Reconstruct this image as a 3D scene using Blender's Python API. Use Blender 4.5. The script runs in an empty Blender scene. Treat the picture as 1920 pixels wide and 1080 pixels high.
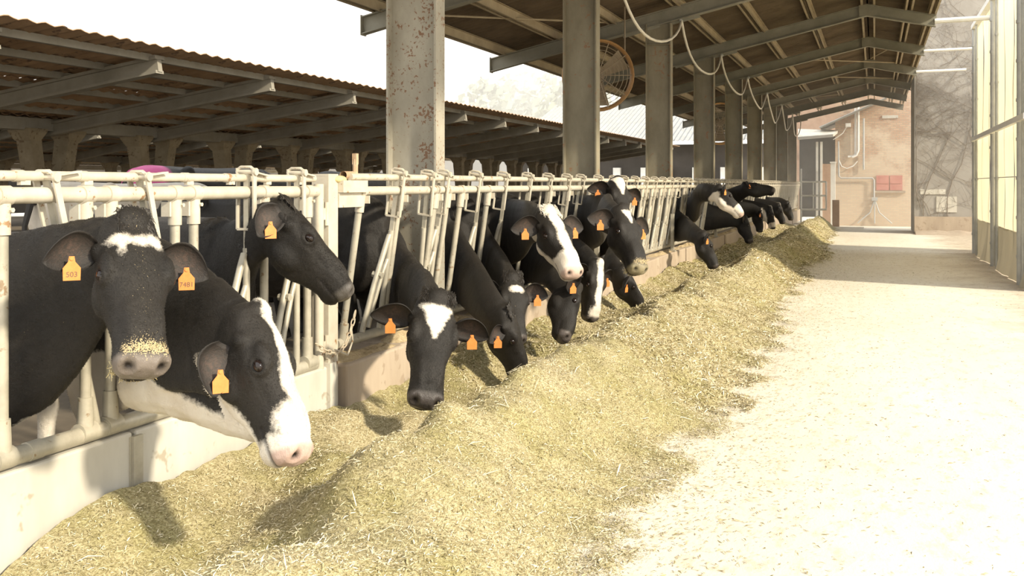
import bpy, bmesh, math, random
import numpy as np
from mathutils import Vector, Matrix, noise

random.seed(7)
C = bpy.context.scene.collection
scene = bpy.context.scene
V = Vector
PI = math.pi

# ---------------------------------------------------------------- camera
YAW = math.atan(680.0 / 1900.0)
CAM_H = 1.6
cam_data = bpy.data.cameras.new('camera')
cam_data.sensor_width = 36.0
cam_data.lens = 36.0 * 1900.0 / 1920.0
cam_data.shift_y = -195.0 / 1920.0
cam_data.clip_end = 600
cam_data.clip_start = 0.05
cam = bpy.data.objects.new('camera', cam_data)
cam.location = (0, 0, CAM_H)
cam.rotation_euler = (PI / 2, 0, YAW)
C.objects.link(cam)
scene.camera = cam

# ---------------------------------------------------------------- sky, sun, exposure
world = bpy.data.worlds.new('hazy_sky')
scene.world = world
world.use_nodes = True
wn = world.node_tree.nodes
wl = world.node_tree.links
bg = wn['Background']
geo = wn.new('ShaderNodeTexCoord')
sep = wn.new('ShaderNodeSeparateXYZ')
ramp = wn.new('ShaderNodeValToRGB')
ramp.color_ramp.elements[0].position = 0.0
ramp.color_ramp.elements[0].color = (1.0, 0.95, 0.86, 1)
ramp.color_ramp.elements[1].position = 0.7
ramp.color_ramp.elements[1].color = (0.86, 0.90, 0.94, 1)
wl.new(geo.outputs['Generated'], sep.inputs[0])
wl.new(sep.outputs['Z'], ramp.inputs[0])
wl.new(ramp.outputs[0], bg.inputs['Color'])
bg.inputs['Strength'].default_value = 1.15
SUN_EL = math.radians(31)
SUN_TO = V((0.95, -0.31, 0.0)).normalized() * math.cos(SUN_EL) + V((0, 0, math.sin(SUN_EL)))
sun_d = bpy.data.lights.new('sun', 'SUN')
sun_d.energy = 3.0
sun_d.color = (1.0, 0.89, 0.70)
sun_d.angle = math.radians(3.5)
sun = bpy.data.objects.new('sun', sun_d)
sun.rotation_euler = SUN_TO.to_track_quat('Z', 'Y').to_euler()
sun.location = SUN_TO * 40
C.objects.link(sun)
scene.view_settings.view_transform = 'Standard'
scene.view_settings.look = 'None'
scene.view_settings.gamma = 1.0
scene.view_settings.use_curve_mapping = False
scene.view_settings.exposure = 0.90
scene.cycles.max_bounces = 8
scene.cycles.diffuse_bounces = 4
scene.cycles.glossy_bounces = 3
scene.cycles.transmission_bounces = 4
scene.cycles.volume_bounces = 1

# ---------------------------------------------------------------- helpers
FW = V((-math.sin(YAW), math.cos(YAW), 0))
RT = V((math.cos(YAW), math.sin(YAW), 0))
CAM = V((0, 0, CAM_H))


def ray(px, py):
    return FW + RT * ((px - 960) / 1900.0) + V((0, 0, (345 - py) / 1900.0))


def at_x(px, py, X):
    d = ray(px, py)
    return CAM + d * (X / d.x)


def at_y(px, py, Y):
    d = ray(px, py)
    return CAM + d * (Y / d.y)


def fence_y(px, X=-3.14):
    return at_x(px, 345, X).y


class MB:
    def __init__(self):
        self.v = []
        self.f = []
        self.mi = []

    def add(self, verts, faces, mi=0):
        o = len(self.v)
        self.v.extend([tuple(p) for p in verts])
        for f in faces:
            self.f.append(tuple(i + o for i in f))
            self.mi.append(mi)

    def box(self, c, s, rot=None, mi=0):
        c = V(c)
        hx, hy, hz = s[0] / 2, s[1] / 2, s[2] / 2
        pts = [V((x, y, z)) for x in (-hx, hx) for y in (-hy, hy) for z in (-hz, hz)]
        if rot is not None:
            pts = [rot @ p for p in pts]
        self.add([p + c for p in pts], [(0, 1, 3, 2), (4, 6, 7, 5), (0, 4, 5, 1), (2, 3, 7, 6), (0, 2, 6, 4), (1, 5, 7, 3)], mi)

    def bar(self, a, b, w, h, up=(0, 0, 1), mi=0):
        """rectangular bar from a to b; w = width across, h = size along up"""
        a, b = V(a), V(b)
        t = (b - a)
        L = t.length
        t.normalize()
        u = V(up) - t * V(up).dot(t)
        if u.length < 1e-5:
            u = V((1, 0, 0)) - t * t.x
        u.normalize()
        s = t.cross(u)
        R = Matrix((t, s, u)).transposed()
        self.box((a + b) / 2, (L, w, h), R, mi)

    def tube(self, pts, r, n=10, cap=True, mi=0, up=None):
        pts = [V(p) for p in pts]
        rr = r if isinstance(r, (list, tuple)) else [r] * len(pts)
        rings = []
        u = None
        for i, p in enumerate(pts):
            t = (pts[min(i + 1, len(pts) - 1)] - pts[max(i - 1, 0)]).normalized()
            if u is None:
                ref = V(up) if up else (V((0, 0, 1)) if abs(t.z) < 0.9 else V((1, 0, 0)))
                u = (ref - t * ref.dot(t)).normalized()
            else:
                u = (u - t * u.dot(t)).normalized()
            s = t.cross(u)
            rings.append([p + (s * math.cos(2 * PI * k / n) + u * math.sin(2 * PI * k / n)) * rr[i] for k in range(n)])
        self.loft(rings, cap, mi)

    def loft(self, rings, cap=True, mi=0):
        n = len(rings[0])
        vs = [p for r in rings for p in r]
        fs = []
        for i in range(len(rings) - 1):
            for k in range(n):
                a = i * n + k
                b = i * n + (k + 1) % n
                fs.append((a, b, b + n, a + n))
        if cap:
            c0 = sum((V(p) for p in rings[0]), V()) / n
            c1 = sum((V(p) for p in rings[-1]), V()) / n
            vs = vs + [c0, c1]
            i0 = len(vs) - 2
            for k in range(n):
                fs.append((i0, (k + 1) % n, k))
                q = (len(rings) - 1) * n
                fs.append((i0 + 1, q + k, q + (k + 1) % n))
        self.add(vs, fs, mi)

    def ball(self, c, r, M=None, nu=14, nv=9, mi=0):
        c = V(c)
        rx, ry, rz = (r, r, r) if not isinstance(r, (tuple, list)) else r
        vs = []
        fs = []
        for j in range(1, nv):
            th = PI * j / nv
            for k in range(nu):
                ph = 2 * PI * k / nu
                vs.append(V((rx * math.sin(th) * math.cos(ph), ry * math.sin(th) * math.sin(ph), rz * math.cos(th))))
        vs.append(V((0, 0, rz)))
        vs.append(V((0, 0, -rz)))
        t, bm_ = len(vs) - 2, len(vs) - 1
        for j in range(nv - 2):
            for k in range(nu):
                a = j * nu + k
                b = j * nu + (k + 1) % nu
                fs.append((a, a + nu, b + nu, b))
        for k in range(nu):
            fs.append((t, k, (k + 1) % nu))
            q = (nv - 2) * nu
            fs.append((bm_, q + (k + 1) % nu, q + k))
        if M is not None:
            vs = [M @ p for p in vs]
        self.add([p + c for p in vs], fs, mi)

    def mesh(self, name, mats, smooth=False):
        me = bpy.data.meshes.new(name)
        me.from_pydata(self.v, [], self.f)
        if not isinstance(mats, (list, tuple)):
            mats = [mats]
        for m in mats:
            me.materials.append(m)
        if len(mats) > 1:
            me.polygons.foreach_set('material_index', self.mi)
        bmm = bmesh.new()
        bmm.from_mesh(me)
        bmesh.ops.recalc_face_normals(bmm, faces=bmm.faces)
        bmm.to_mesh(me)
        bmm.free()
        if smooth:
            me.polygons.foreach_set('use_smooth', [True] * len(me.polygons))
            try:
                me.set_sharp_from_angle(angle=math.radians(40))
            except Exception:
                pass
        me.update()
        return me

    def build(self, name, mats, parent=None, smooth=False):
        return link(name, self.mesh(name, mats, smooth), parent)


def link(name, data, parent=None):
    o = bpy.data.objects.new(name, data)
    C.objects.link(o)
    if parent is not None:
        o.parent = parent
        if parent.get('_abs', 0):
            o.matrix_parent_inverse = parent_matrix(parent).inverted()
    return o


def parent_matrix(o):
    m = o.matrix_basis
    return parent_matrix(o.parent) @ o.matrix_parent_inverse @ m if o.parent else m.copy()


def tag(o, label=None, cat=None, group=None, kind=None):
    if label:
        o['label'] = label
    if cat:
        o['category'] = cat
    if group:
        o['group'] = group
    if kind:
        o['kind'] = kind
    return o


def empty(name, loc, label=None, cat=None, group=None, kind=None, absolute=True):
    """an Empty at the thing's base; absolute: its children's meshes are given in world coordinates"""
    o = bpy.data.objects.new(name, None)
    o.empty_display_size = 0.1
    C.objects.link(o)
    o.location = loc
    if absolute:
        o['_abs'] = 1
    return tag(o, label, cat, group, kind)


# ---------------------------------------------------------------- materials
def new_mat(name):
    m = bpy.data.materials.new(name)
    m.use_nodes = True
    nt = m.node_tree
    return m, nt, nt.nodes, nt.links, nt.nodes['Principled BSDF']


def ncoord(N, L, scale, detail=4, rough=0.6, coord='Object', stretch=None, dist=0.0):
    tc = N.new('ShaderNodeTexCoord')
    t = N.new('ShaderNodeTexNoise')
    t.inputs['Scale'].default_value = scale
    t.inputs['Detail'].default_value = detail
    t.inputs['Roughness'].default_value = rough
    t.inputs['Distortion'].default_value = dist
    src = tc.outputs[coord]
    if stretch:
        mp = N.new('ShaderNodeMapping')
        mp.inputs['Scale'].default_value = stretch
        L.new(src, mp.inputs['Vector'])
        src = mp.outputs[0]
    L.new(src, t.inputs['Vector'])
    return t.outputs['Fac']


def cramp(N, L, src, stops):
    r = N.new('ShaderNodeValToRGB')
    e = r.color_ramp.elements
    while len(e) < len(stops):
        e.new(0.5)
    for i, (p, c) in enumerate(stops):
        e[i].position = p
        e[i].color = (c[0], c[1], c[2], 1) if not isinstance(c, (int, float)) else (c, c, c, 1)
    L.new(src, r.inputs[0])
    return r.outputs[0]


def mixc(N, L, fac, a, b, mode='MIX'):
    m = N.new('ShaderNodeMix')
    m.data_type = 'RGBA'
    m.blend_type = mode
    for inp, val in ((m.inputs[0], fac), (m.inputs[6], a), (m.inputs[7], b)):
        if isinstance(val, (int, float)):
            inp.default_value = val
        elif isinstance(val, (tuple, list)):
            inp.default_value = (val[0], val[1], val[2], 1)
        else:
            L.new(val, inp)
    return m.outputs[2]


def mth(N, L, op, a, b=None, clamp=False):
    m = N.new('ShaderNodeMath')
    m.operation = op
    m.use_clamp = clamp
    for inp, val in ((m.inputs[0], a), (m.inputs[1], b)):
        if val is None:
            continue
        if isinstance(val, (int, float)):
            inp.default_value = val
        else:
            L.new(val, inp)
    return m.outputs[0]


def bump(N, L, P, h, strength=0.3, dist=0.01):
    b = N.new('ShaderNodeBump')
    b.inputs['Strength'].default_value = strength
    b.inputs['Distance'].default_value = dist
    L.new(h, b.inputs['Height'])
    L.new(b.outputs[0], P.inputs['Normal'])


def attr(N, name):
    a = N.new('ShaderNodeAttribute')
    a.attribute_name = name
    return a


def mottled(name, c1, c2, scale=6, rough=0.8, metal=0.0, spots=None, spot_scale=20, spot_lo=0.62, bump_s=0.15, bump_d=0.004, stretch=None, coord='Object'):
    m, nt, N, L, P = new_mat(name)
    f = ncoord(N, L, scale, 5, 0.65, coord, stretch)
    col = cramp(N, L, f, [(0.3, c1), (0.7, c2)])
    if spots:
        g = ncoord(N, L, spot_scale, 3, 0.6, coord)
        g2 = ncoord(N, L, spot_scale * 0.15, 2, 0.5, coord)
        s = mth(N, L, 'ADD', g, mth(N, L, 'MULTIPLY', mth(N, L, 'SUBTRACT', g2, 0.5), 0.5))
        mask = cramp(N, L, s, [(spot_lo, 0.0), (spot_lo + 0.05, 1.0)])
        col = mixc(N, L, mask, col, spots)
    L.new(col, P.inputs['Base Color'])
    P.inputs['Roughness'].default_value = rough
    P.inputs['Metallic'].default_value = metal
    h = ncoord(N, L, scale * 8, 3, 0.6, coord)
    bump(N, L, P, h, bump_s, bump_d)
    return m


M = {}
M['pipe'] = mottled('cream_painted_steel', (0.50, 0.445, 0.345), (0.62, 0.57, 0.465), 9, 0.45, 0.0, (0.33, 0.20, 0.10), 26, 0.66)
M['galv'] = mottled('galvanised_pipe', (0.36, 0.33, 0.26), (0.54, 0.50, 0.40), 7, 0.42, 0.15, (0.30, 0.22, 0.14), 18, 0.68)
M['rust'] = mottled('rusty_steel', (0.36, 0.22, 0.12), (0.55, 0.42, 0.28), 14, 0.8)
M['column_near'] = mottled('rust_speckled_column_paint', (0.30, 0.275, 0.215), (0.44, 0.41, 0.335), 3.5, 0.6, 0.0, (0.22, 0.12, 0.065), 38, 0.60, stretch=(1, 1, 0.5))
M['column'] = mottled('rust_flecked_column_paint', (0.19, 0.165, 0.11), (0.29, 0.26, 0.185), 3.5, 0.6, 0.0, (0.27, 0.16, 0.09), 15, 0.635, stretch=(1, 1, 0.5))
M['beam'] = mottled('grey_painted_beam', (0.20, 0.19, 0.145), (0.28, 0.265, 0.21), 2.5, 0.65)
M['purlin'] = mottled('tan_painted_purlin', (0.33, 0.265, 0.17), (0.45, 0.375, 0.25), 3, 0.7)
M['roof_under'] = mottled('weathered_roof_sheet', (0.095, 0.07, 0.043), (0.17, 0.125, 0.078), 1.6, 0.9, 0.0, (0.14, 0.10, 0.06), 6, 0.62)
M['shed_under'] = mottled('brown_clay_roof_sheet', (0.29, 0.185, 0.105), (0.45, 0.30, 0.18), 1.3, 0.9, 0.0, (0.17, 0.11, 0.07), 5, 0.60)
M['precast'] = mottled('precast_concrete', (0.24, 0.22, 0.175), (0.34, 0.315, 0.26), 2.0, 0.85)
M['vpost'] = mottled('stained_concrete_post', (0.22, 0.175, 0.11), (0.33, 0.275, 0.185), 4.0, 0.85, 0.0, (0.17, 0.12, 0.07), 14, 0.60)
M['curb'] = mottled('pinkish_cast_concrete', (0.38, 0.30, 0.22), (0.50, 0.41, 0.31), 3.0, 0.85, 0.0, (0.36, 0.28, 0.20), 9, 0.62, stretch=(1, 1, 0.25))
M['plate'] = mottled('pale_gate_plate', (0.48, 0.45, 0.38), (0.66, 0.63, 0.55), 2.2, 0.7, 0.0, (0.40, 0.35, 0.27), 7, 0.62, stretch=(1, 1, 0.4))
M['stall_floor'] = mottled('dirty_stall_floor', (0.10, 0.08, 0.055), (0.20, 0.16, 0.11), 2.0, 0.95)
M['hose'] = mottled('pale_rubber_hose', (0.66, 0.62, 0.52), (0.76, 0.72, 0.62), 6, 0.5)
M['fan_ring'] = mottled('orange_fan_shroud', (0.50, 0.27, 0.10), (0.62, 0.38, 0.17), 6, 0.6)
M['fan_dark'] = mottled('dusty_fan_metal', (0.24, 0.19, 0.13), (0.34, 0.28, 0.19), 6, 0.6)
M['white_metal'] = mottled('white_painted_metal', (0.78, 0.77, 0.72), (0.88, 0.87, 0.83), 5, 0.5)
M['grey_pipe'] = mottled('grey_pipe', (0.42, 0.43, 0.42), (0.55, 0.56, 0.55), 5, 0.5)
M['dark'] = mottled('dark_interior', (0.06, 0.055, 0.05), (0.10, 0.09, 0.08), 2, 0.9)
M['tag_ink'] = mottled('tag_ink', (0.12, 0.08, 0.05), (0.16, 0.11, 0.07), 10, 0.7)
M['tag'] = mottled('orange_tag_plastic', (0.68, 0.215, 0.045), (0.75, 0.28, 0.07), 40, 0.45, bump_s=0.05)
M['eye'] = mottled('cow_eye', (0.010, 0.007, 0.006), (0.02, 0.012, 0.01), 20, 0.08, bump_s=0.0)
M['chain'] = mottled('rusty_chain', (0.42, 0.34, 0.24), (0.60, 0.52, 0.40), 30, 0.6)
# ---------------------------------------------------------------- ground and setting materials
def ground_material():
    m, nt, N, L, P = new_mat('pale_concrete_alley')
    big = ncoord(N, L, 0.35, 4, 0.6, 'Object', (1.4, .5, 1))
    col = cramp(N, L, big, [(0.35, (0.70, 0.625, 0.50)), (0.65, (0.80, 0.74, 0.62))])
    grit = ncoord(N, L, 9, 6, 0.75, 'Object', (1.0, .45, 1))
    mask = cramp(N, L, grit, [(0.52, 0.0), (0.66, 1.0)])
    col = mixc(N, L, mth(N, L, 'MULTIPLY', mask, 0.55), col, (0.50, 0.40, 0.26))
    sp = ncoord(N, L, 60, 3, 0.6)
    smask = cramp(N, L, sp, [(0.70, 0.0), (0.74, 1.0)])
    col = mixc(N, L, mth(N, L, 'MULTIPLY', smask, 0.7), col, (0.33, 0.24, 0.13))
    # a band of trodden dirt and old chaff along the greenhouse side
    tc = N.new('ShaderNodeTexCoord')
    sx = N.new('ShaderNodeSeparateXYZ')
    L.new(tc.outputs['Object'], sx.inputs[0])
    wob = ncoord(N, L, 0.9, 4, 0.65)
    e = mth(N, L, 'ADD', sx.outputs['X'], mth(N, L, 'MULTIPLY', mth(N, L, 'SUBTRACT', wob, 0.5), 2.6))
    band = cramp(N, L, mth(N, L, 'MULTIPLY', mth(N, L, 'SUBTRACT', e, 1.2), 1.1, True), [(0.0, 0.0), (1.0, 1.0)])
    dirt = ncoord(N, L, 6, 6, 0.75)
    dcol = cramp(N, L, dirt, [(0.35, (0.27, 0.19, 0.12)), (0.62, (0.56, 0.46, 0.33))])
    col = mixc(N, L, mth(N, L, 'MULTIPLY', band, 0.75), col, dcol)
    L.new(col, P.inputs['Base Color'])
    P.inputs['Roughness'].default_value = 0.9
    bump(N, L, P, mth(N, L, 'ADD', grit, mth(N, L, 'MULTIPLY', sp, 0.4)), 0.35, 0.012)
    return m


def brick_material():
    m, nt, N, L, P = new_mat('old_weathered_brick')
    tc = N.new('ShaderNodeTexCoord')
    mp = N.new('ShaderNodeMapping')
    mp.inputs['Rotation'].default_value = (PI / 2, 0, 0)
    L.new(tc.outputs['Object'], mp.inputs[0])
    b = N.new('ShaderNodeTexBrick')
    b.inputs['Scale'].default_value = 1.0
    b.inputs['Brick Width'].default_value = 0.27
    b.inputs['Row Height'].default_value = 0.085
    b.inputs['Mortar Size'].default_value = 0.013
    b.inputs['Color1'].default_value = (0.50, 0.29, 0.18, 1)
    b.inputs['Color2'].default_value = (0.62, 0.42, 0.27, 1)
    b.inputs['Mortar'].default_value = (0.40, 0.33, 0.25, 1)
    L.new(mp.outputs[0], b.inputs['Vector'])
    pl = ncoord(N, L, 0.7, 5, 0.7)
    sx = N.new('ShaderNodeSeparateXYZ')
    L.new(tc.outputs['Object'], sx.inputs[0])
    lowz = mth(N, L, 'MULTIPLY', mth(N, L, 'SUBTRACT', 4.4, sx.outputs['Z']), 0.07)
    mask = cramp(N, L, mth(N, L, 'ADD', pl, lowz), [(0.50, 0.0), (0.64, 1.0)])
    col = mixc(N, L, mth(N, L, 'MULTIPLY', mask, 0.55), b.outputs['Color'], (0.76, 0.66, 0.50))
    L.new(col, P.inputs['Base Color'])
    P.inputs['Roughness'].default_value = 0.9
    bump(N, L, P, b.outputs['Fac'], -0.6, 0.03)
    return m


def film_material(name, c1, c2, trans):
    m, nt, N, L, P = new_mat(name)
    f = ncoord(N, L, 1.2, 4, 0.6, 'Object', (1, 1, .35))
    col = cramp(N, L, f, [(0.3, c1), (0.7, c2)])
    L.new(col, P.inputs['Base Color'])
    P.inputs['Roughness'].default_value = 0.55
    tr = N.new('ShaderNodeBsdfTranslucent')
    L.new(col, tr.inputs['Color'])
    mx = N.new('ShaderNodeMixShader')
    mx.inputs[0].default_value = trans
    out = [n for n in N if n.type == 'OUTPUT_MATERIAL'][0]
    L.new(P.outputs[0], mx.inputs[1])
    L.new(tr.outputs[0], mx.inputs[2])
    L.new(mx.outputs[0], out.inputs['Surface'])
    return m


M['ground'] = ground_material()
M['brick_wall'] = brick_material()
M['film'] = film_material('cream_greenhouse_film', (0.89, 0.85, 0.72), (0.94, 0.91, 0.80), 0.64)
M['skirt'] = film_material('grey_film_skirt', (0.52, 0.49, 0.41), (0.66, 0.62, 0.52), 0.45)
M['post_galv'] = mottled('weathered_galvanised_post', (0.44, 0.45, 0.45), (0.58, 0.59, 0.58), 4, 0.5, 0.3)
M['plaster'] = mottled('grey_plaster_wall', (0.29, 0.265, 0.23), (0.40, 0.375, 0.335), 0.6, 0.95, 0.0, (0.30, 0.27, 0.23), 2.2, 0.58)
M['vine'] = mottled('bare_vine_stem', (0.17, 0.14, 0.11), (0.27, 0.23, 0.19), 8, 0.9)
M['sheet_top'] = mottled('pale_fibre_cement_sheet', (0.30, 0.30, 0.29), (0.38, 0.38, 0.36), 1.5, 0.9)
M['far_wall'] = mottled('far_wall_barn_shade', (0.06, 0.052, 0.045), (0.09, 0.08, 0.07), 0.8, 0.9)  # dark enough to stand in for the far barn's shaded interior too
M['red_shutter'] = mottled('faded_red_shutter', (0.52, 0.20, 0.16), (0.62, 0.30, 0.24), 2.0, 0.8)
M['terracotta'] = mottled('terracotta_pier', (0.42, 0.26, 0.17), (0.54, 0.37, 0.26), 3.0, 0.85)
M['leaf_far'] = mottled('grey_green_foliage', (0.22, 0.24, 0.17), (0.34, 0.36, 0.27), 0.6, 0.9)
M['bark'] = mottled('bare_bark', (0.17, 0.14, 0.11), (0.25, 0.21, 0.17), 2, 0.9)

# ---------------------------------------------------------------- floors
mb = MB()
px_ = [-60, 70]
yy_ = [-30, 37, 50, 160]
zz_ = [0, 0, -.36, -.36]
mb.add([(x, y, z - d) for d in (0, .3) for x in px_ for y, z in zip(yy_, zz_)],
       [(i, i + 1, i + 5, i + 4) for i in range(3)] + [(8 + i, 12 + i, 13 + i, 9 + i) for i in range(3)] + [(0, 4, 12, 8), (3, 11, 15, 7)] + [(i, 8 + i, 9 + i, i + 1) for i in range(3)] + [(4 + i, 5 + i, 13 + i, 12 + i) for i in range(3)])
g = tag(mb.build('floor', M['ground']), 'pale dusty concrete floor of the feed alley with a dirt band along the greenhouse', 'floor', kind='structure')
mb = MB()
mb.box((-19, 24, 0.095), (31.4, 62, 0.19))
tag(mb.build('floor', M['stall_floor']), 'dark raised floor of the cow stalls behind the feed fence', 'floor', kind='structure')

# ---------------------------------------------------------------- steel portal: columns, beams, roof
COL_Y = [7.3 + 4.82 * k for k in range(-1, 9)]
NTH = ['', 'first', 'second', 'third', 'fourth', 'fifth', 'sixth', 'seventh', 'eighth', 'ninth', 'tenth', 'eleventh', 'twelfth', 'thirteenth', 'fourteenth', 'fifteenth', 'sixteenth', 'seventeenth']
SL = 0.222
RX = -0.15          # ridge


def roof_z(x, base=5.0):
    return base - abs(x - RX) * SL


def make_column(k, Y):
    x0, x1 = -3.64, -3.21
    b, tf, tw = .17, .018, .012
    H = roof_z(-3.42, 5.02)
    r = empty('steel_column', (-3.42, Y, .19), f'{NTH[k]} steel column along the feed fence counting from the camera' + (', heavily rust-flecked' if k == 1 else ''), 'column', 'steel columns along the feed fence')
    m = MB(); m.box(((x0 + x1) / 2, Y, (H + .2) / 2), (x1 - x0 - 2 * tf, tw, H - .2)); cm = M['column_near'] if k == 1 else M['column']; web = m.build('web', cm, r)
    for xx, nm in ((x0 + tf / 2, 'flange'), (x1 - tf / 2, 'flange')):
        m = MB(); m.box((xx, Y, (H + .2) / 2), (tf, b, H - .2)); m.build(nm, cm, r)
    m = MB(); m.box((-3.42, Y, .205), (.52, .28, .03))
    for dx in (-.23, .23):
        for dy in (-.11, .11):
            m.tube([(-3.42 + dx, Y + dy, .22), (-3.42 + dx, Y + dy, .25)], .014, 6)
    m.build('base_plate', M['column'], r)
    for sx in (-1, 1):
        m = MB(); m.box((-3.42 + sx * .0, Y + sx * .045, H - .35), (x1 - x0 - 2 * tf, .07, .012)); m.build('stiffener', M['column'], r)
    return r


for k, Y in enumerate(COL_Y):
    if k:
        make_column(k, Y)

X_L, X_R = -6.45, 1.14


def beam_half(m, xa, xb, Y, top=.24):
    """one sloping I beam of the frame from xa to xb (bottom flange at roof_z)"""
    za, zb = roof_z(xa), roof_z(xb)
    up = (0, 0, 1)
    m.bar((xa, Y, za + .008), (xb, Y, zb + .008), .13, .016)
    m.bar((xa, Y, za + top - .008), (xb, Y, zb + top - .008), .13, .016)
    m.bar((xa, Y, za + top / 2), (xb, Y, zb + top / 2), .010, top - .03)


for k, Y in enumerate(COL_Y):
    r = empty('roof_beam', (RX, Y, 5.0), (f'grey cranked steel roof beam over the {NTH[k]} column from the camera' if k else 'grey cranked steel roof beam nearest above the camera'), 'beam', 'cranked roof beams of the canopy')
    m = MB(); beam_half(m, X_L, RX, Y)
    # the tapered end of the overhang
    m.build('long_rafter', M['beam'], r)
    m = MB(); beam_half(m, RX, X_R, Y); m.build('short_rafter', M['beam'], r)
    m = MB()
    for sg in (-1, 1):
        m.box((RX, Y + sg * .07, 5.11), (.30, .012, .22))
        for dx in (-.1, .1):
            m.tube([(RX + dx, Y + sg * .07, 5.14), (RX + dx, Y + sg * .092, 5.14)], .014, 6)
    m.build('ridge_plate', M['beam'], r)
    m = MB(); m.box((X_L - .006, Y, roof_z(X_L) + .12), (.012, .15, .27)); m.build('end_plate', M['beam'], r)
    m = MB()
    m.bar((-3.42, Y + .02, 4.30), (-2.75, Y + .02, roof_z(-2.75) + .01), .012, .12)
    m.bar((-3.42, Y - .02, 4.30), (-4.05, Y - .02, roof_z(-4.05) + .01), .012, .12)
    m.build('haunch', M['beam'], r)

Y0R, Y1R = 1.6, 46.4
roof = empty('roof', (RX, 24, 5.2), 'brown corrugated canopy roof with tan purlins over the feed alley', 'roof', kind='structure')
# purlins in pairs, running along the alley on top of the beams
PX = [-6.25, -5.25, -4.25, -3.15, -2.25, -1.25, -.27, -.03, .62, 1.06]
for x in PX:
    m = MB()
    z = roof_z(x) + .24
    L_ = Y1R - Y0R
    yc = (Y0R + Y1R) / 2
    twin = (-.055, .055) if abs(x - RX) > .2 else (0,)
    for d in twin:
        m.box((x + d, yc, z + .075), (.006, L_, .15))
        m.box((x + d + .02, yc, z + .147), (.045, L_, .006))
        m.box((x + d + .02, yc, z + .003), (.045, L_, .006))
    m.build('purlin', M['purlin'], roof)
# corrugated sheets, three to the long slope and one to the short
def corr_sheet(width, length, pitch, amp, thick=.010, seg=6):
    """sheet in local axes: x down the slope, y across, z up"""
    m = MB()
    n = int(round(width / pitch * seg))
    vs = []
    for s in (0, 1):
        for i in range(n + 1):
            y = width * i / n
            z = amp * math.sin(2 * PI * y / pitch) - s * thick
            for x in (0, length):
                vs.append(V((x, y, z)))
    fs = []
    o = (n + 1) * 2
    for i in range(n):
        a = i * 2
        fs.append((a, a + 1, a + 3, a + 2))
        fs.append((o + a, o + a + 2, o + a + 3, o + a + 1))
        fs.append((a, a + 2, o + a + 2, o + a))
        fs.append((a + 1, o + a + 1, o + a + 3, a + 3))
    fs.append((0, o, o + 1, 1))
    a = n * 2
    fs.append((a, a + 1, o + a + 1, o + a))
    m.add(vs, fs)
    return m


SW = 1.062
ang = math.atan(SL)
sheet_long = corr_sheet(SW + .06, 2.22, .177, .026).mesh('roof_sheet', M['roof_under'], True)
sheet_short = corr_sheet(SW + .06, 1.33, .177, .026).mesh('roof_sheet', M['roof_under'], True)


def put_sheet(me, parent, x, y, z, down_dir, slope_ang, name='roof_sheet'):
    o = link(name, me, parent)
    # local x runs downhill
    R = Matrix.Rotation(slope_ang, 4, 'Y') if down_dir > 0 else Matrix.Rotation(PI, 4, 'Z') @ Matrix.Rotation(slope_ang, 4, 'Y')
    Mx = Matrix.Translation((x, y, z)) @ R
    o.matrix_basis = Mx
    return o


ny = int((Y1R - Y0R) / SW)
for i in range(ny):
    y = Y0R + i * SW
    for j in range(3):
        xs = RX - .02 - j * 2.10 * math.cos(ang)
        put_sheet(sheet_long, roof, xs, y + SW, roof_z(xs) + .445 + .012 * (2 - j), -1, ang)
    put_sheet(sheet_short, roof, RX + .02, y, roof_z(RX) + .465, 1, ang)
m = MB()
for sg in (1, -1):
    m.bar((RX, Y0R, 5.50), (RX, Y1R, 5.50), .02, .02)
    m.add([(RX, Y0R, 5.53), (RX, Y1R, 5.53), (RX + sg * .25, Y1R, 5.485), (RX + sg * .25, Y0R, 5.485), (RX, Y0R, 5.515), (RX, Y1R, 5.515), (RX + sg * .25, Y1R, 5.47), (RX + sg * .25, Y0R, 5.47)],
          [(0, 1, 2, 3), (7, 6, 5, 4), (0, 4, 5, 1), (2, 6, 7, 3), (0, 3, 7, 4), (1, 5, 6, 2)])
m.build('ridge_cap', M['roof_under'], roof)
# thin tie rods and diagonal wind braces under the sheets
for (xa, ya, xb, yb) in ((-6.2, 12.4, -4.3, 16.7), (-2.2, 26.8, .6, 31.2), (-2.2, 31.2, .6, 35.8), (-4.2, 36, -1.3, 40.5), (.6, 26.8, -.1, 31.2)):
    m = MB()
    m.tube([(xa, ya, roof_z(xa) + .26), (xb, yb, roof_z(xb) + .26)], .016, 6)
    m.build('wind_brace', M['purlin'], roof)
for k in range(3, 9):
    for x in (-5.25, -1.25):
        pass

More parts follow.
